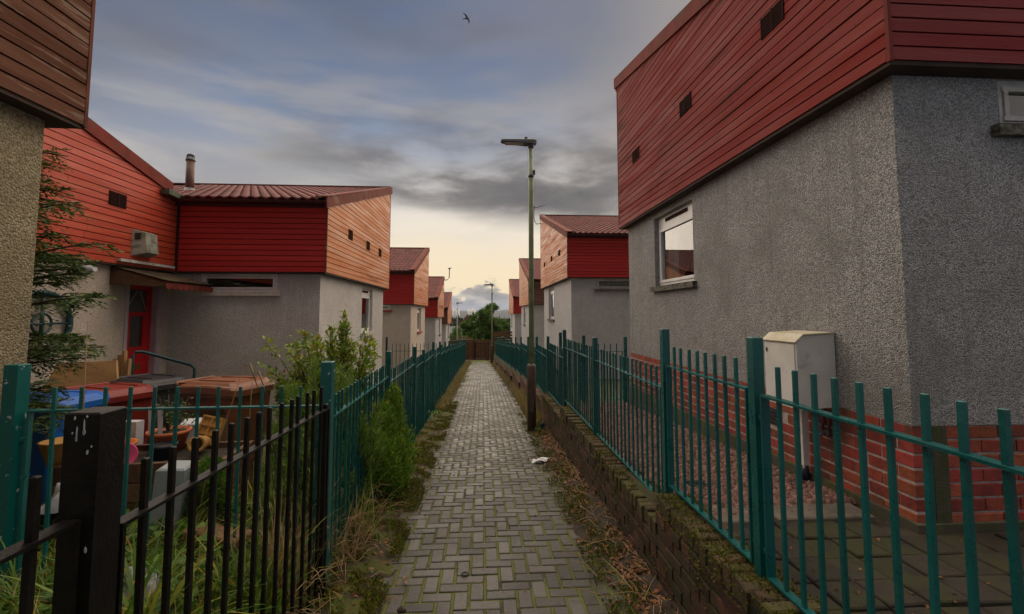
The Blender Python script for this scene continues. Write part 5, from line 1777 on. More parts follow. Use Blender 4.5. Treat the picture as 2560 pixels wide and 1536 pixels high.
# ================================================================== planting
def conifer_left():
    t = empty('conifer', (-3.85, 3.75, -.05), 0, 'dark feathery conifer spreading branches beside the cream wall', 'tree')
    rr = random.Random(21)
    wood = MB()
    wood.tube([(0, 0, 0), (.02, .02, 1.2), (-.02, .0, 2.2), (.0, .02, 3.1)], [.06, .05, .035, .01], 8)
    parts = []
    limbs = []
    for i in range(120):
        z = rr.uniform(.75, 3.0)
        a = rr.uniform(-2.3, 1.0) if rr.random() < .75 else rr.uniform(0, 6.28)
        L = (1.15 - .28 * abs(z - 1.3)) * rr.uniform(.55, 1.1)
        if z > 2.2: L *= .8
        limbs.append((z, a, max(.3, L * (.72 if a > -1.2 else .9)), rr.uniform(-.35, .75)))
    limbs += [(1.35, -.45, 1.45, .28), (1.95, -.28, 1.18, .45), (1.05, -.5, 1.35, .05), (1.6, -.42, 1.45, .3), (.95, -.62, 1.15, .0), (1.72, -.32, 1.02, .1), (2.25, -.4, .95, .5)]
    for (z, a, L, rise) in limbs:
        d = Vector((math.cos(a), math.sin(a), 0)); side = Vector((-math.sin(a), math.cos(a), 0))
        pts = []
        for k in range(7):
            q = k / 6
            pts.append(Vector((0, 0, z)) + d * L * q + Vector((0, 0, rise * L * (q - .55 * q * q))))
        wood.tube(pts, [.013 * (1 - .8 * k / 6) + .002 for k in range(7)], 5)
        # side sprays
        for k in range(int(L * 26)):
            q = rr.uniform(.22, 1.0)
            f = q * 6; i0 = min(5, int(f)); p = pts[i0].lerp(pts[i0 + 1], f - i0)
            sg = 1 if k % 2 else -1
            sl = (.10 + .20 * (1 - q)) * rr.uniform(.6, 1.3)
            dr = (d * rr.uniform(.5, 1.0) + side * sg * rr.uniform(.3, 1.0) + Vector((0, 0, rr.uniform(-.6, .45)))).normalized()
            m_ = 13
            u = np.linspace(.05, 1, m_)[:, None]
            P = np.array(p)[None] + np.array(dr)[None] * u * sl + np.array([0, 0, -.25 * sl])[None] * u * u
            s2 = np.array(dr.cross(Vector((0, 0, 1))))
            sgn = np.where(np.arange(m_) % 2, 1, -1)[:, None]
            D = np.array(dr)[None] * .9 + s2[None] * sgn * .75 + rng.normal(size=(m_, 3)) * .22
            Nn = np.tile(np.array([0, 0, 1.0]), (m_, 1)) + rng.normal(size=(m_, 3)) * .3
            parts.append(leaf_quads(P, D, Nn, .058 * (1.15 - .6 * u[:, 0]), .017, .1))
    wood.build('trunk', M['bark'], t)
    V, F = join_vf(parts)
    np_mesh('crown', V, F, M['cypress'], t)


def leafy_shrub():
    t = empty('shrub', (-1.62, 5.15, -.2), 0, 'bright green leafy shrub with arching stems against the house corner', 'shrub')
    rr = random.Random(31)
    wood = MB(); parts = []
    for i in range(85):
        a = rr.uniform(0, 6.28); r_ = rr.uniform(.05, .66); h = rr.uniform(.9, 1.95) * (1 - .22 * r_ / .6)
        tip = Vector((r_ * math.cos(a), r_ * math.sin(a) * .8, h))
        if i < 9:
            tip = Vector((rr.uniform(-.85, -.35), rr.uniform(-.3, .2), rr.uniform(1.1, 1.55)))
        pts = [Vector((0, 0, 0)).lerp(tip, q) + Vector((0, 0, .25 * math.sin(q * 3.14))) * (1 if i < 9 else .3) for q in (0, .25, .5, .75, 1)]
        wood.tube(pts, [.008, .007, .005, .004, .002], 5)
        n = 105 if i >= 9 else 50
        q = .35 + .65 * rng.random(n) ** .8
        A = np.array([list(p) for p in pts]); idx = np.minimum(3, (q * 4).astype(int)); f = q * 4 - idx
        P = A[idx] * (1 - f)[:, None] + A[idx + 1] * f[:, None] + rng.normal(size=(n, 3)) * .022
        D = unit(n) + np.array([0, 0, .15]) + (P - np.array([0, 0, .8])) * .5
        Nn = unit(n) * .6 + np.array([0, 0, 1.])
        parts.append(leaf_quads(P, D, Nn, .056 + .04 * rng.random(n), .026 + .014 * rng.random(n), .18))
    wood.build('stems', M['bark'], t)
    V, F = join_vf(parts); np_mesh('foliage', V, F, M['shrub_leaf'], t)


def pine_shrub(loc, label, n_sh, rx, ry, h, seed, nl=.075, mat_='pine_needle'):
    t = empty('pine_shrub', loc, 0, label, 'shrub')
    rr = random.Random(seed); wood = MB(); parts = []
    for i in range(n_sh):
        a = rr.uniform(0, 6.28); q = math.sqrt(rr.random())
        x, y = rx * q * math.cos(a), ry * q * math.sin(a)
        zt_ = h * (1 - .45 * q * q) * rr.uniform(.35, 1.0)
        ln = rr.uniform(.16, .30)
        d = Vector((x * .5, y * .5, .8)).normalized()
        p0 = Vector((x, y, zt_)) - d * ln
        wood.tube([Vector((x * .2, y * .2, max(0, zt_ - .6))), p0, Vector((x, y, zt_))], [.006, .005, .003], 4)
        n = 70
        u = rng.random(n)[:, None]
        P = np.array(p0)[None] + np.array(d)[None] * u * ln
        D = unit(n) * .8 + np.array(d)[None] * 1.0
        parts.append(leaf_quads(P, D, unit(n), nl * (.7 + .5 * rng.random(n)), .0065, 0))
    wood.build('stems', M['bark'], t)
    V, F = join_vf(parts); np_mesh('foliage', V, F, M[mat_], t)


def thuja(loc, label, lobes, seed, n=9000):
    t = empty('thuja_shrub', loc, 0, label, 'shrub')
    m = MB(); m.tube([(0, 0, 0), (0, 0, .9)], [.02, .008], 6); m.build('trunk', M['bark'], t)
    parts = []
    wts = np.array([l[3] * l[4] * l[5] for l in lobes]) ** .66; wts /= wts.sum()
    for (x, y, z, a, b, c), w in zip(lobes, wts):
        k = int(n * w)
        u = unit(k); rad = (.55 + .45 * rng.random(k) ** .5)[:, None]
        bump = (1 + .34 * np.sin(u[:, :1] * 9 + u[:, 2:] * 8 + x * 40) * np.sin(u[:, 1:2] * 11 + z * 9))
        P = np.array([x, y, z]) + u * np.array([a, b, c]) * rad * bump
        D = u * .6 + np.array([0, 0, .75]) + rng.normal(size=(k, 3)) * .3
        parts.append(leaf_quads(P, D, u + rng.normal(size=(k, 3)) * .5, .052 * (.6 + .7 * rng.random(k)), .019, .1))
        # curled fan tips
        k2 = k // 3
        idx = rng.integers(0, k, k2)
        D2 = D[idx] + rng.normal(size=(k2, 3)) * .45
        parts.append(leaf_quads(P[idx] + u[idx] * .02, D2, unit(k2), .035, .009, .1))
    V, F = join_vf(parts); np_mesh('crown', V, F, M['thuja'], t)
    t.scale = (.85, .72, .88)


conifer_left()
leafy_shrub()
pine_shrub((-1.42, 4.35, -.1), 'fresh green pine shrub behind the railing below the leafy shrub', 210, .52, .45, 1.42, 41, .09)
pine_shrub((-1.38, 3.75, -.15), 'lower dark pine shrub behind the corner of the railings', 90, .36, .36, .95, 43, .06)
thuja((-1.02, 4.95, -.28), 'soft green conifer shrub pushing through the left railing onto the path',
      [(.03, .30, .78, .15, .24, .38), (-.02, -.10, .60, .16, .26, .38), (.10, .05, .36, .19, .46, .28), (.06, -.35, .48, .15, .22, .30), (.13, .40, .40, .18, .28, .32), (.04, .36, 1.06, .09, .13, .20), (.0, -.12, .95, .08, .11, .18), (.16, .0, .60, .07, .12, .12), (.17, -.25, .25, .08, .14, .12)], 5, 15000)


def plants_stuff():
    # iris-like clumps and grass behind the black railing
    def clump(name, loc, n, L, W, lean, spread, label, m_, cat='plant', group=None, az=None):
        t = empty(name, loc, 0, label, cat, group)
        P = np.zeros((n, 3)); P[:, :2] = rng.normal(size=(n, 2)) * spread
        V, F = blades(P, L * (.55 + .6 * rng.random(n)), W * (.7 + .6 * rng.random(n)), lean * (.3 + 1.0 * rng.random(n)), segs=5)
        np_mesh('foliage', V, F, M[m_], t)
        return t
    clump('strap_leaf_clump', (-1.50, 2.15, -.05), 90, .80, .026, .8, .13, 'long strap-leaved green clump right behind the black railing', 'grass')
    clump('strap_leaf_clump', (-1.36, 1.70, -.05), 70, .62, .024, .9, .12, 'broad strap-leaved clump near the lower left edge behind black bars', 'grass')
    clump('strap_leaf_clump', (-1.95, 2.45, -.02), 80, .62, .018, .9, .16, 'yellowing strap-leaved clump in front of the crumpled white bag', 'grass')
    clump('strap_leaf_clump', (-1.28, 2.72, -.08), 70, .66, .020, .7, .11, 'green strap-leaved clump at the inner corner of the two railings', 'grass')
    clump('dry_grass_clump', (-1.22, 2.95, -.12), 110, .72, .007, .55, .09, 'tall dry brown stalks bunched inside the railing corner', 'dry_stem')
    clump('dry_grass_clump', (-1.02, 3.50, -.20), 90, .55, .006, .9, .08, 'dry brown grass spilling through the railing by the chipped post', 'dry_stem')
    clump('grass_clump', (-1.02, 3.95, -.22), 70, .60, .011, .8, .08, 'green grass tuft growing through the left railing', 'grass')
    # general rough grass
    n = 11000
    x = -1.12 - 2.0 * rng.random(n) ** 1.2; y = 1.0 + 3.6 * rng.random(n)
    P = np.stack([x, y, np.array([left_z(a, b) for a, b in zip(x, y)]) - .01], -1)
    V, F = blades(P, .18 + .30 * rng.random(n), .007 + .008 * rng.random(n), .3 + 1.1 * rng.random(n))
    o = np_mesh('rough_grass', V, F, M['grass']); tag(o, 'rough green and yellow grass filling the left garden', 'grass', kind='stuff')
    n = 2200
    x = -1.12 - 2.0 * rng.random(n); y = 1.0 + 3.4 * rng.random(n)
    P = np.stack([x, y, np.array([left_z(a, b) for a, b in zip(x, y)])], -1)
    V, F = blades(P, .2 + .4 * rng.random(n), .004, .6 + 1.2 * rng.random(n), droop=1.2)
    o = np_mesh('dead_stems', V, F, M['dry_stem']); tag(o, 'tangled dead straw stems among the garden grass', 'stems', kind='stuff')
    n = 2600
    x = -1.10 - 1.3 * rng.random(n); y = 1.2 + 2.4 * rng.random(n)
    z = np.array([left_z(a, b) for a, b in zip(x, y)]) + .05 + .22 * rng.random(n)
    V, F = leaf_quads(np.stack([x, y, z], -1), unit(n), np.array([0, 0, 1.]) + .5 * unit(n), .05 + .04 * rng.random(n), .04 + .03 * rng.random(n), .15)
    o = np_mesh('ground_cover', V, F, M['weed']); tag(o, 'broad green weed leaves low behind the black railing', 'weeds', kind='stuff')
    # low minty plant by the grey box
    t = empty('herb_plant', (-1.92, 3.42, .10), 0, 'compact bright green herb plant beside the pale grey box', 'plant')
    n = 1300; u = unit(n); u[:, 2] = np.abs(u[:, 2])
    V, F = leaf_quads(u * np.array([.17, .15, .42]) * (.5 + .5 * rng.random((n, 1))) + np.array([0, 0, .12]), u + np.array([0, 0, .2]), np.array([0, 0, 1.]) + .5 * unit(n), .036, .022, .2); np_mesh('foliage', V, F, M['weed'], t)
    m = MB()
    for i in range(10):
        a = i * .63; m.tube([(0, 0, -.1), (.08 * math.cos(a), .08 * math.sin(a), .4)], .004, 4)
    m.build('stems', M['bark'], t)
    # tall thin straws
    for (x, y, h, dx, lab) in ((-1.98, 2.45, 1.62, -.02, 'single tall yellow straw rising past the red bin'), (-1.95, 3.3, 1.30, .30, 'arching green stem leaning over the fence toward the brown bin'), (-1.62, 3.3, 1.25, .03, 'dry bent stalk standing in front of the brown bin')):
        m = MB(); m.tube([(0, 0, 0), (dx * .3 - .015, 0, h * .4), (dx * .7, 0, h * .75), (dx, 0, h)], [.0045, .004, .003, .0015], 5)
        if 'bent' in lab or 'arching' in lab: m.tube([(dx, 0, h), (dx + .04, 0, h + .01), (dx + .10, .0, h - .16)], [.003, .008, .002], 5)
        o = m.build('straw', M['dry_stem']); o.location = (x, y, -.02); tag(o, lab, 'stalk')
    # weeds on the path edges
    def weed(loc, n, s, label):
        t = empty('weed', loc, 0, label, 'weed', None)
        P = rng.normal(size=(n, 3)) * np.array([s, s, s * .35]) + np.array([0, 0, s * .4])
        V, F = leaf_quads(P, unit(n) + np.array([0, 0, .25]), np.array([0, 0, 1.]) + .4 * unit(n), s * .75, s * .45, .15); np_mesh('foliage', V, F, M['weed'], t)
        m = MB()
        for i in range(6):
            a = i * 1.05; m.tube([(0, 0, -.02), (s * math.cos(a) * .6, s * math.sin(a) * .6, s * .6)], .002, 4)
        m.build('stems', M['grass'], t)
    weed((-.96, 9.3, pz(9.3) + .12), 46, .09, 'small bright weed by the left railing halfway down the path')
    weed((-.86, 2.95, pz(2.95) + .02), 26, .035, 'tiny weed beside the foot of the chipped green post')
    weed((-.80, 3.35, pz(3.35) + .02), 18, .028, 'tiny weed on the mossy edge of the paving')
    weed((-.93, 2.72, pz(2.72) + .03), 34, .05, 'green weed at the lower left of the path near the black bars')
    weed((.96, 8.05, pz(8.05) + .05), 30, .045, 'green weed at the foot of the tall lamp')
    # verge grasses further along both sides
    def verge(name, side, y0, y1, n, L, label, m_='grass_dry'):
        y = y0 + (y1 - y0) * rng.random(n)
        e = np.array([right_x(q) - .15 for q in y]) if side > 0 else np.full(n, -1.06)
        x = e - side * rng.random(n) ** 1.6 * .26
        P = np.stack([x, y, np.array([pz(q) for q in y])], -1)
        V, F = blades(P, L * (.3 + .9 * rng.random(n)), .005 + .004 * rng.random(n), .3 + 1.0 * rng.random(n), segs=3)
        o = np_mesh(name, V, F, M[m_]); tag(o, label, 'grass', kind='stuff')
    verge('verge_grass', 1, 8.4, 13.5, 2600, .30, 'brown dry grass against the wall beyond the tall lamp')
    verge('verge_grass', 1, 13.5, 32, 2600, .22, 'yellowish grass verge on the right toward the far gate')
    verge('verge_grass', -1, 10.5, 32, 4200, .26, 'yellowish grass verge under the left railing toward the far gate')
    verge('verge_grass', -1, 3.0, 10.5, 700, .10, 'short sparse grass along the near left path edge', 'grass')
    verge('verge_grass', 1, 1.5, 8.0, 500, .09, 'short sparse grass along the near right path edge', 'grass')
    # cushions of moss on soil and paver edges
    def moss_tufts(side, n, y0, y1, w, label):
        y = y0 + (y1 - y0) * rng.random(n) ** 1.4
        e = np.array([right_x(q) - .15 for q in y]) if side > 0 else np.full(n, -1.07)
        off = rng.random(n) * w
        x = e - side * off
        keep = vnoise(x, y, 5.0, 3) + .35 * vnoise(x, y, 17.0, 5) > .62
        x, y = x[keep], y[keep]; k = len(x)
        z = np.array([pz(q) for q in y]) + .010 + .022 * (1 - off[keep] / w)
        V, F = leaf_quads(np.stack([x, y, z], -1), unit(k) * .7 + np.array([0, 0, .6]), unit(k), .016 + .016 * rng.random(k), .010, .2)
        o = np_mesh('moss_tufts', V, F, M['moss_tuft']); tag(o, label, 'moss', kind='stuff')
    moss_tufts(-1, 36000, 2.2, 12, .46, 'cushions of yellow-green moss on the left path edge')
    k = 15000
    y = 1.5 + 8.5 * rng.random(k) ** 1.5; x = 1.16 + .235 * rng.random(k)
    zt_ = np.array([next((q[2] for q in SECT if q[0] <= b < q[1]), 0) for b in y])
    face = rng.random(k) < .30
    x = np.where(face, 1.155, x); z = np.where(face, zt_ - .5 * rng.random(k) ** 1.5, zt_ + .001)
    keep = vnoise(x + z, y, 4.5, 13) + .35 * vnoise(x + z * 2, y, 19.0, 15) > .70
    x, y, z, face = x[keep], y[keep], z[keep], face[keep]; n = len(x)
    D = unit(n) * .8 + np.where(face[:, None], np.array([[-.7, 0, .1]]), np.array([[0, 0, .5]]))
    V, F = leaf_quads(np.stack([x, y, z], -1), D, unit(n), .010 + .014 * rng.random(n), .009, .2)
    o = np_mesh('moss_tufts', V, F, M['moss_tuft']); tag(o, 'moss growing on the coping and face of the retaining wall', 'moss', kind='stuff')
    moss_tufts(1, 14000, 1.6, 10, .40, 'cushions of green moss on the right path edge')
    # leaf litter and twigs
    def litter(side, n, y0, y1, w, size, label):
        y = y0 + (y1 - y0) * rng.random(n)
        e = np.array([right_x(q) - .15 for q in y]) if side > 0 else np.full(n, -1.05)
        x = e - side * np.abs(rng.normal(size=n)) * w
        z = np.array([pz(q) for q in y]) + .012 + .045 * np.exp(-np.abs(x - e) / .1) * (.3 + .7 * rng.random(n))
        scatter_litter('fallen_leaves', np.stack([x, y, z], -1), size, M['litter_leaf'], label, 'leaves')
    litter(1, 3000, 1.6, 8.3, .12, .026, 'brown fallen leaves heaped along the foot of the retaining wall')
    litter(1, 700, 8.3, 26, .12, .035, 'fallen leaves along the far part of the retaining wall')
    litter(-1, 1100, 2.2, 9, .20, .022, 'scattered fallen leaves along the left edge of the path')
    P = np.stack([-.7 + 1.5 * rng.random(70), 2.3 + 7 * rng.random(70) ** 1.3, np.zeros(70)], -1); P[:, 2] = [pz(q) + .006 for q in P[:, 1]]
    scatter_litter('fallen_leaves', P, .018, M['litter_leaf'], 'a few small leaves lying on the block paving', 'leaves')
    m = MB(); rr = random.Random(17)
    for i in range(150):
        y = rr.uniform(1.7, 6.5); x = 1.12 - abs(rr.gauss(0, .13)); a = rr.uniform(0, 6.28); L = rr.uniform(.08, .34); z = pz(y) + rr.uniform(.015, .06)
        p0 = Vector((x, y, z)); p2 = p0 + Vector((math.cos(a) * L, math.sin(a) * L, rr.uniform(-.01, .04)))
        if p2.x > 1.14: p2.x = 1.14
        mid = (p0 + p2) / 2 + Vector((rr.gauss(0, .02), rr.gauss(0, .02), rr.uniform(0, .03)))
        m.tube([p0, mid, p2], [.003, .0024, .0012], 4, cap=False)
    o = m.build('twigs', M['dry_stem']); tag(o, 'dry twigs and stalks lying against the retaining wall', 'twigs', kind='stuff')
    m = MB()
    for i in range(110):
        y = rr.uniform(2.3, 4.6); x = -1.06 + abs(rr.gauss(0, .09)); a = rr.uniform(-1.2, 1.2); L = rr.uniform(.08, .38); z = pz(y) + rr.uniform(.02, .30) * (1 if x < -.95 else .15)
        p0 = Vector((x, y, z)); p2 = p0 + Vector((math.cos(a) * L * .6, math.sin(a) * L, rr.uniform(-.12, .08))); p2.z = max(p2.z, pz(p2.y) + .01)
        m.tube([p0, (p0 + p2) / 2 + Vector((0, 0, .03)), p2], [.003, .003, .001], 4, cap=False)
    o = m.build('twigs', M['dry_stem']); tag(o, 'dry stalks hanging out of the railing at the chipped post', 'twigs', kind='stuff')


plants_stuff()


# ---- small things lying on the path
def path_bits():
    n = 9; V = []; F = []
    for i in range(n):
        for j in range(n):
            x, y = i / (n - 1) - .5, j / (n - 1) - .5
            V.append((x * .21 + y * .05, y * .13, .012 + .03 * abs(math.sin(x * 4 + y * 3)) + .02 * x))
    F = [(i * n + j, i * n + j + 1, (i + 1) * n + j + 1, (i + 1) * n + j) for i in range(n - 1) for j in range(n - 1)]
    o = np_mesh('paper_scrap', V, F, M['paper'], smooth=True); o.location = (.77, 6.13, pz(6.13) + .012); tag(o, 'crumpled white paper scrap lying among leaves on the path edge', 'litter')
    m = MB(); m.tube([(.022 * math.cos(a), .022 * math.sin(a), 0) for a in np.linspace(0, 2 * math.pi, 25)], .0042, 6, cap=False)
    o = m.build('rubber_ring', M['rubber']); o.location = (-.117, 3.32, pz(3.32) + .006); tag(o, 'small black ring lying on the block paving', 'ring')
    m = bevel_block(.16, .10, .05, .015); o = m.build('stone', M['slab_pale']); o.location = (-.86, 2.58, pz(2.58) + .02); tag(o, 'pale mossy stone at the bottom left of the path', 'stone')
    m = MB(); rr = random.Random(2)
    m.tube([(0, 0, .02), (.02, .01, .03), (.05, 0, .02)], [.012, .022, .008], 8); o = m.build('snail_shell', M['bark']); o.location = (-.50, 2.88, pz(2.88)); tag(o, 'brown curled leaf lump on the paving at lower left', 'leaf')
    # big russet leaf at the foot of the wall
    V, F = leaf_quads(np.array([[.95, 2.62, pz(2.6) + .05]]), np.array([[.5, -.8, .25]]), np.array([[-.4, 0, 1.]]), [.15], [.13], .2)
    o = np_mesh('russet_leaf', V, F, leaf_mat('russet', [(0, (.36, .10, .06)), (1, (.36, .10, .06))])); tag(o, 'large russet leaf at the foot of the retaining wall', 'leaf')
    # green plastic scrap by the lamp
    m = MB(); m.hexa([(0, 0, 0), (.09, .02, 0), (.08, .07, .02), (0, .06, .01), (.01, .01, .06), (.06, .03, .09), (.06, .05, .10), (.01, .05, .05)]); o = m.build('plastic_scrap', M['rail_green']); o.location = (1.02, 8.15, pz(8.15) + .06); tag(o, 'green plastic scrap beside the lamp base', 'litter')


path_bits()


# ================================================================== end of the path
def path_end():
    z = -1.60
    g_ = empty('metal_gate', (-.58, 33.6, z), 0, 'black metal gate closing the far end of the path', 'gate')
    for x in (0, 1.40):
        m = MB(); m.box((x - .04, -.04, -.15), (x + .04, .04, 1.25)); m.build('post', M['black_paint'], g_)
    m = MB(); m.box((.05, -.02, 1.02), (1.35, .02, 1.07)); m.box((.05, -.02, .10), (1.35, .02, .15)); m.box((.05, -.02, .15), (.09, .02, 1.02)); m.build('gate_frame', M['black_paint'], g_)
    for i in range(10):
        m = MB(); m.box((.17 + i * .12, -.012, .15), (.194 + i * .12, .012, 1.02)); m.build('bar', M['black_paint'], g_)
    m = MB(); m.box((-.03, -.08, .55), (.09, -.04, .67)); m.build('lock', M['dark_metal'], g_)
    t = empty('timber_fence', (-.8, 37, -2.1), 0, 'brown close-boarded timber fence behind the far gate', 'fence')
    r = random.Random(4)
    for i in range(30):
        x = -1.7 + i * .113
        m = MB(); m.box((x, -.01, 0), (x + .105, .012, 1.62 + r.uniform(-.03, .03))); m.build('plank', M['fence_brown'], t)
    for z_ in (.3, 1.3):
        m = MB(); m.box((-1.75, .015, z_), (1.75, .06, z_ + .09)); m.build('rail', M['fence_brown'], t)
    t = empty('timber_fence', (1.6, 40, -1.0), 0, 'orange-brown horizontal timber fence to the right of the far gate', 'fence')
    for k in range(7):
        m = MB(); m.box((-.75, -.01, -.6 + k * .25), (1.2, .012, -.6 + k * .25 + .17)); m.build('plank', M['timber'], t)
    for x in (-.7, .25, 1.15):
        m = MB(); m.box((x - .05, .013, -.9), (x + .05, .1, 1.2)); m.build('post', M['fence_brown'], t)
    t = empty('timber_fence', (-2.0, 38.5, -2.3), 0, 'low dark timber fence at the left beyond the railing end', 'fence')
    for i in range(12):
        m = MB(); m.box((-.9 + i * .12, 0, 0), (-.79 + i * .12, .02, 1.75)); m.build('plank', M['fence_brown'], t)


path_end()


def tree(loc, label, h, crown, n, leaf, seed, m_='tree_leaf', cat='tree', name='tree', trunk_r=.12, ls=.16):
    t = empty(name, loc, 0, label, cat)
    rr = random.Random(seed)
    w = MB()
    top = Vector((0, 0, h * .82))
    w.tube([(0, 0, -.3), (rr.uniform(-.1, .1), 0, h * .4), top], [trunk_r, trunk_r * .7, trunk_r * .15], 7)
    parts = []
    tot = sum(c[3] * c[4] * c[5] for c in crown)
    for (x, y, z, a, b, c) in crown:
        w.tube([(0, 0, min(z * .6, h * .5)), (x * .5, y * .5, z * .8), (x, y, z)], [trunk_r * .45, trunk_r * .3, trunk_r * .08], 5)
        k = int(n * a * b * c / tot)
        # clumps inside the lobe
        nc = max(6, k // 60)
        cu = unit(nc) * (rng.random((nc, 1)) ** .4) * np.array([a, b, c]) * .95 + np.array([x, y, z])
        idx = rng.integers(0, nc, k)
        P = cu[idx] + rng.normal(size=(k, 3)) * min(a, c) * .16
        parts.append(leaf_quads(P, unit(k) + np.array([0, 0, .3]), unit(k), ls * (.6 + .8 * rng.random(k)), ls * .45, .1))
    w.build('trunk', M['bark'], t)
    V, F = join_vf(parts); np_mesh('crown', V, F, M[m_], t)


def distance():
    zg = pz(58)
    rr = random.Random(9)
    lob = []
    for i in range(40):
        a = rr.uniform(0, 6.28); q = math.sqrt(rr.random())
        zz = rr.uniform(1.4, 7.2)
        wd = 2.7 * (1 - ((zz - 3.2) / 4.6) ** 2) ** .5
        lob.append((wd * q * math.cos(a), wd * q * math.sin(a), zz, rr.uniform(.6, 1.0), rr.uniform(.6, 1.0), rr.uniform(.4, .7)))
    tree((.6, 58, zg), 'large dark green pine tree beyond the end of the path', 7.4, lob, 40000, .2, 1, ls=.24, trunk_r=.2)
    tree((-2.9, 92, pz(92)), 'small dark pointed evergreen far left of the big pine', 9.6, [(0, 0, 3.5, 1.3, 1.3, 2.0), (0, 0, 6.0, 1.0, 1.0, 1.8), (.2, 0, 8.2, .55, .55, 1.5)], 5000, .2, 3, ls=.3)
    tree((-5.2, 85, pz(85)), 'rounded dark evergreen beside the far left house', 8.0, [(0, 0, 4.5, 1.6, 1.4, 2.2), (.6, 0, 6.2, 1.0, 1.0, 1.0)], 4000, .2, 4, ls=.3)
    for i, (x, y, s, lab) in enumerate(((-2.2, 50, 1.3, 'brownish bush behind the timber fence at left of the white lamp'), (-1.2, 47, 1.1, 'olive bush in front of the far pine trunk'), (-3.4, 56, 1.6, 'russet bush at the left end of the far hedge'), (1.9, 50, 1.2, 'green bush at the right foot of the big pine'))):
        tree((x, y, pz(y)), lab, 2.6 * s, [(0, 0, 1.3 * s, .9 * s, .8 * s, .9 * s), (.5 * s, 0, 1.0 * s, .7 * s, .7 * s, .7 * s), (-.5 * s, 0, 1.1 * s, .7 * s, .7 * s, .8 * s)], 2600, .1, 20 + i, 'bush_brown' if i != 3 else 'tree_leaf', 'bush', 'bush', .05, .13)
    # far buildings
    b = empty('warehouse', (-9, 330, pz(330)), 0, 'long pale blue-white warehouse in the far distance', 'building')
    m = MB(); m.box((-5, -6, 0), (9, 20, 17.2)); m.build('wall', M['far_white'], b)
    m = MB(); m.prism([(-5.3, -6.4, 17.2), (9.3, -6.4, 17.2), (9.3, -6.4, 17.7), (2, -6.4, 19.6), (-5.3, -6.4, 17.7)], (0, 27, 0)); m.build('roof', M['far_white'], b)
    b = empty('far_house', (-4.6, 140, pz(140)), 0, 'far house with a steep brown pointed roof', 'building')
    m = MB(); m.box((-2.6, -2, 0), (2.6, 4, 12.2)); m.build('wall', M['far_wall'], b)
    m = MB(); m.prism([(-2.9, -2.3, 12.2), (2.9, -2.3, 12.2), (0, -2.3, 16.0)], (0, 6.6, 0)); m.build('roof', M['far_roof'], b)
    m = MB(); m.box((-.5, -2.06, 9), (.5, -2.0, 10.4)); m.build('window', M['dark_metal'], b)
    b = empty('far_house', (-7.2, 120, pz(120)), 0, 'low grey-roofed house below the warehouse', 'building')
    m = MB(); m.box((-3, -2, 0), (3, 4, 8.6)); m.build('wall', M['far_wall'], b)
    m = MB(); m.prism([(-3.3, -2.3, 8.6), (-3.3, 4.3, 8.6), (-3.3, 1, 10.4)], (6.6, 0, 0)); m.build('roof', M['lamp_head'], b)
    TOW = ['leftmost slim white tower of the left trio', 'middle slim white tower of the left trio', 'rightmost slim white tower of the left trio', 'first of four white towers right of the trio', 'second of four white towers right of the trio', 'third of four white towers right of the trio', 'last of four white towers, nearest the pine,']
    for i, (u, v) in enumerate(((1134, 767), (1140, 767), (1147, 768), (1172, 767), (1177, 768), (1182.5, 767), (1187.5, 768))):
        x = (u - 1207) / 1138 * 950
        m = MB(); h = 37.0 - (v - 767) * .8
        m.lathe([(2.0, 0), (1.8, h)], (0, 0, 0), 14)
        o = m.build('white_tower', M['tower']); o.location = (x, 950, pz(950)); tag(o, TOW[i] + ' on the far waterfront', 'tower', 'white towers on the horizon')
    # woodland on the falling ground, too far away to count
    k = 16000
    x = -60 + 130 * rng.random(k); y = 150 + 120 * rng.random(k)
    tops = -1.2 - .012 * (y - 150) + 2.2 * (vnoise(x, y * .3, .22, 8) - .5) + 1.3 * (vnoise(x, y, .8, 9) - .5)
    z = tops - 9 * rng.random(k) ** 2
    V, F = leaf_quads(np.stack([x, y, z], -1), unit(k) + np.array([0, 0, .3]), unit(k), 1.1 + .8 * rng.random(k), .7, .1)
    o = np_mesh('woodland', V, F, M['wood_far']); tag(o, 'dark far-off woodland on the slope below the end of the path', 'woodland', kind='stuff')
    # hills
    xs = np.linspace(-7000, 7000, 160); rows = []
    for j, (y, s) in enumerate(((2600, 0), (3200, .55), (4200, 1.0), (5200, .75), (7500, .2))):
        hgt = (28 + 70 * vnoise(xs, xs * 0 + j * .02, .0011, 4) + 26 * vnoise(xs, xs * 0, .004, 6)) * s - 25
        rows.append(np.stack([xs, np.full_like(xs, y), hgt], -1))
    V = np.concatenate(rows); n = len(xs)
    idx = np.arange(len(V)).reshape(-1, n)
    F = np.stack([idx[:-1, :-1], idx[:-1, 1:], idx[1:, 1:], idx[1:, :-1]], -1).reshape(-1, 4)
    o = np_mesh('hills', V, F, M['hill'], smooth=True); o['kind'] = 'structure'


distance()


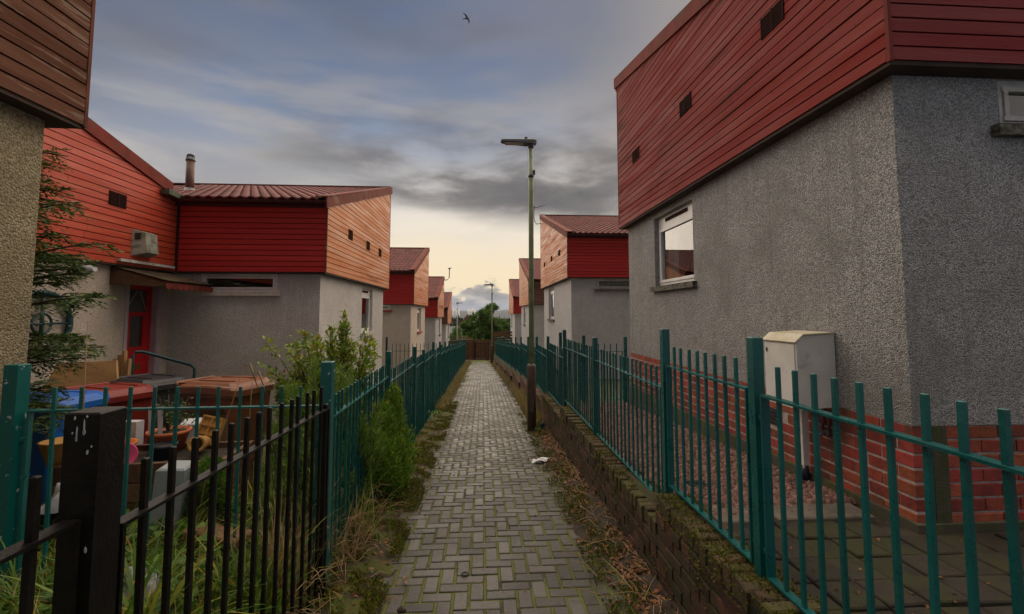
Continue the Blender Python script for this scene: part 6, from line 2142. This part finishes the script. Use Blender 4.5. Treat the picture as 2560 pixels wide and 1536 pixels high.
# ================================================================== gull
def gull():
    m = MB()
    m.tube([(-.28, 0, 0), (-.2, 0, .0), (-.05, 0, 0), (.12, 0, 0), (.20, 0, .01), (.27, 0, 0)], [.01, .045, .075, .06, .035, .008], 10)
    b = m.build('bird', M['feather'])
    for s in (-1, 1):
        w = MB()
        secs = [(0.03, .10, -.10, .0), (.22, .14, -.06, .05), (.42, .08, -.06, .06), (.62, -.05, -.12, .03)]
        for (y, xf, xb, z) in secs: w.v += [(xf, s * y, z + .012), (xb, s * y, z + .004), (xb, s * y, z - .004), (xf, s * y, z - .008)]
        for i in range(3):
            for j in range(4):
                j2 = (j + 1) % 4; w.f.append((i * 4 + j, i * 4 + j2, i * 4 + 4 + j2, i * 4 + 4 + j))
        w.f.append((12, 13, 14, 15)); w.f.append((3, 2, 1, 0))
        w.build('wing', M['feather'], b)
    tl = MB(); tl.hexa([(-.24, -.02, -.005), (-.24, .02, -.005), (-.40, .07, -.004), (-.40, -.07, -.004), (-.24, -.02, .005), (-.24, .02, .005), (-.40, .07, .004), (-.40, -.07, .004)]); tl.build('tail', M['feather'], b)
    b.location = (-1.58, 40, 28.55)
    f_ = Vector((.86, .25, .40)).normalized(); w_ = Vector((-.42, .15, .90)); w_ = (w_ - f_ * w_.dot(f_)).normalized(); u_ = f_.cross(w_)
    b.rotation_euler = Matrix((f_, w_, u_)).transposed().to_euler()
    tag(b, 'dark gull gliding high in the blue part of the sky', 'bird')


gull()


# ================================================================== haze
def haze():
    mb = MB(); mb.box((-9000, -40, -60), (9000, 9000, 140))
    m = bpy.data.materials.new('haze'); m.use_nodes = True
    t = m.node_tree; t.nodes.clear(); N = NT(t)
    out = N.n('ShaderNodeOutputMaterial'); v = N.n('ShaderNodeVolumePrincipled')
    v.inputs['Color'].default_value = (.80, .86, .95, 1)
    v.inputs['Density'].default_value = 8.0e-5
    N.link(v.outputs[0], out.inputs['Volume'])
    o = mb.build('haze', m)
    tag(o, 'thin pale haze filling the air toward the far hills', 'haze', kind='stuff')


haze()
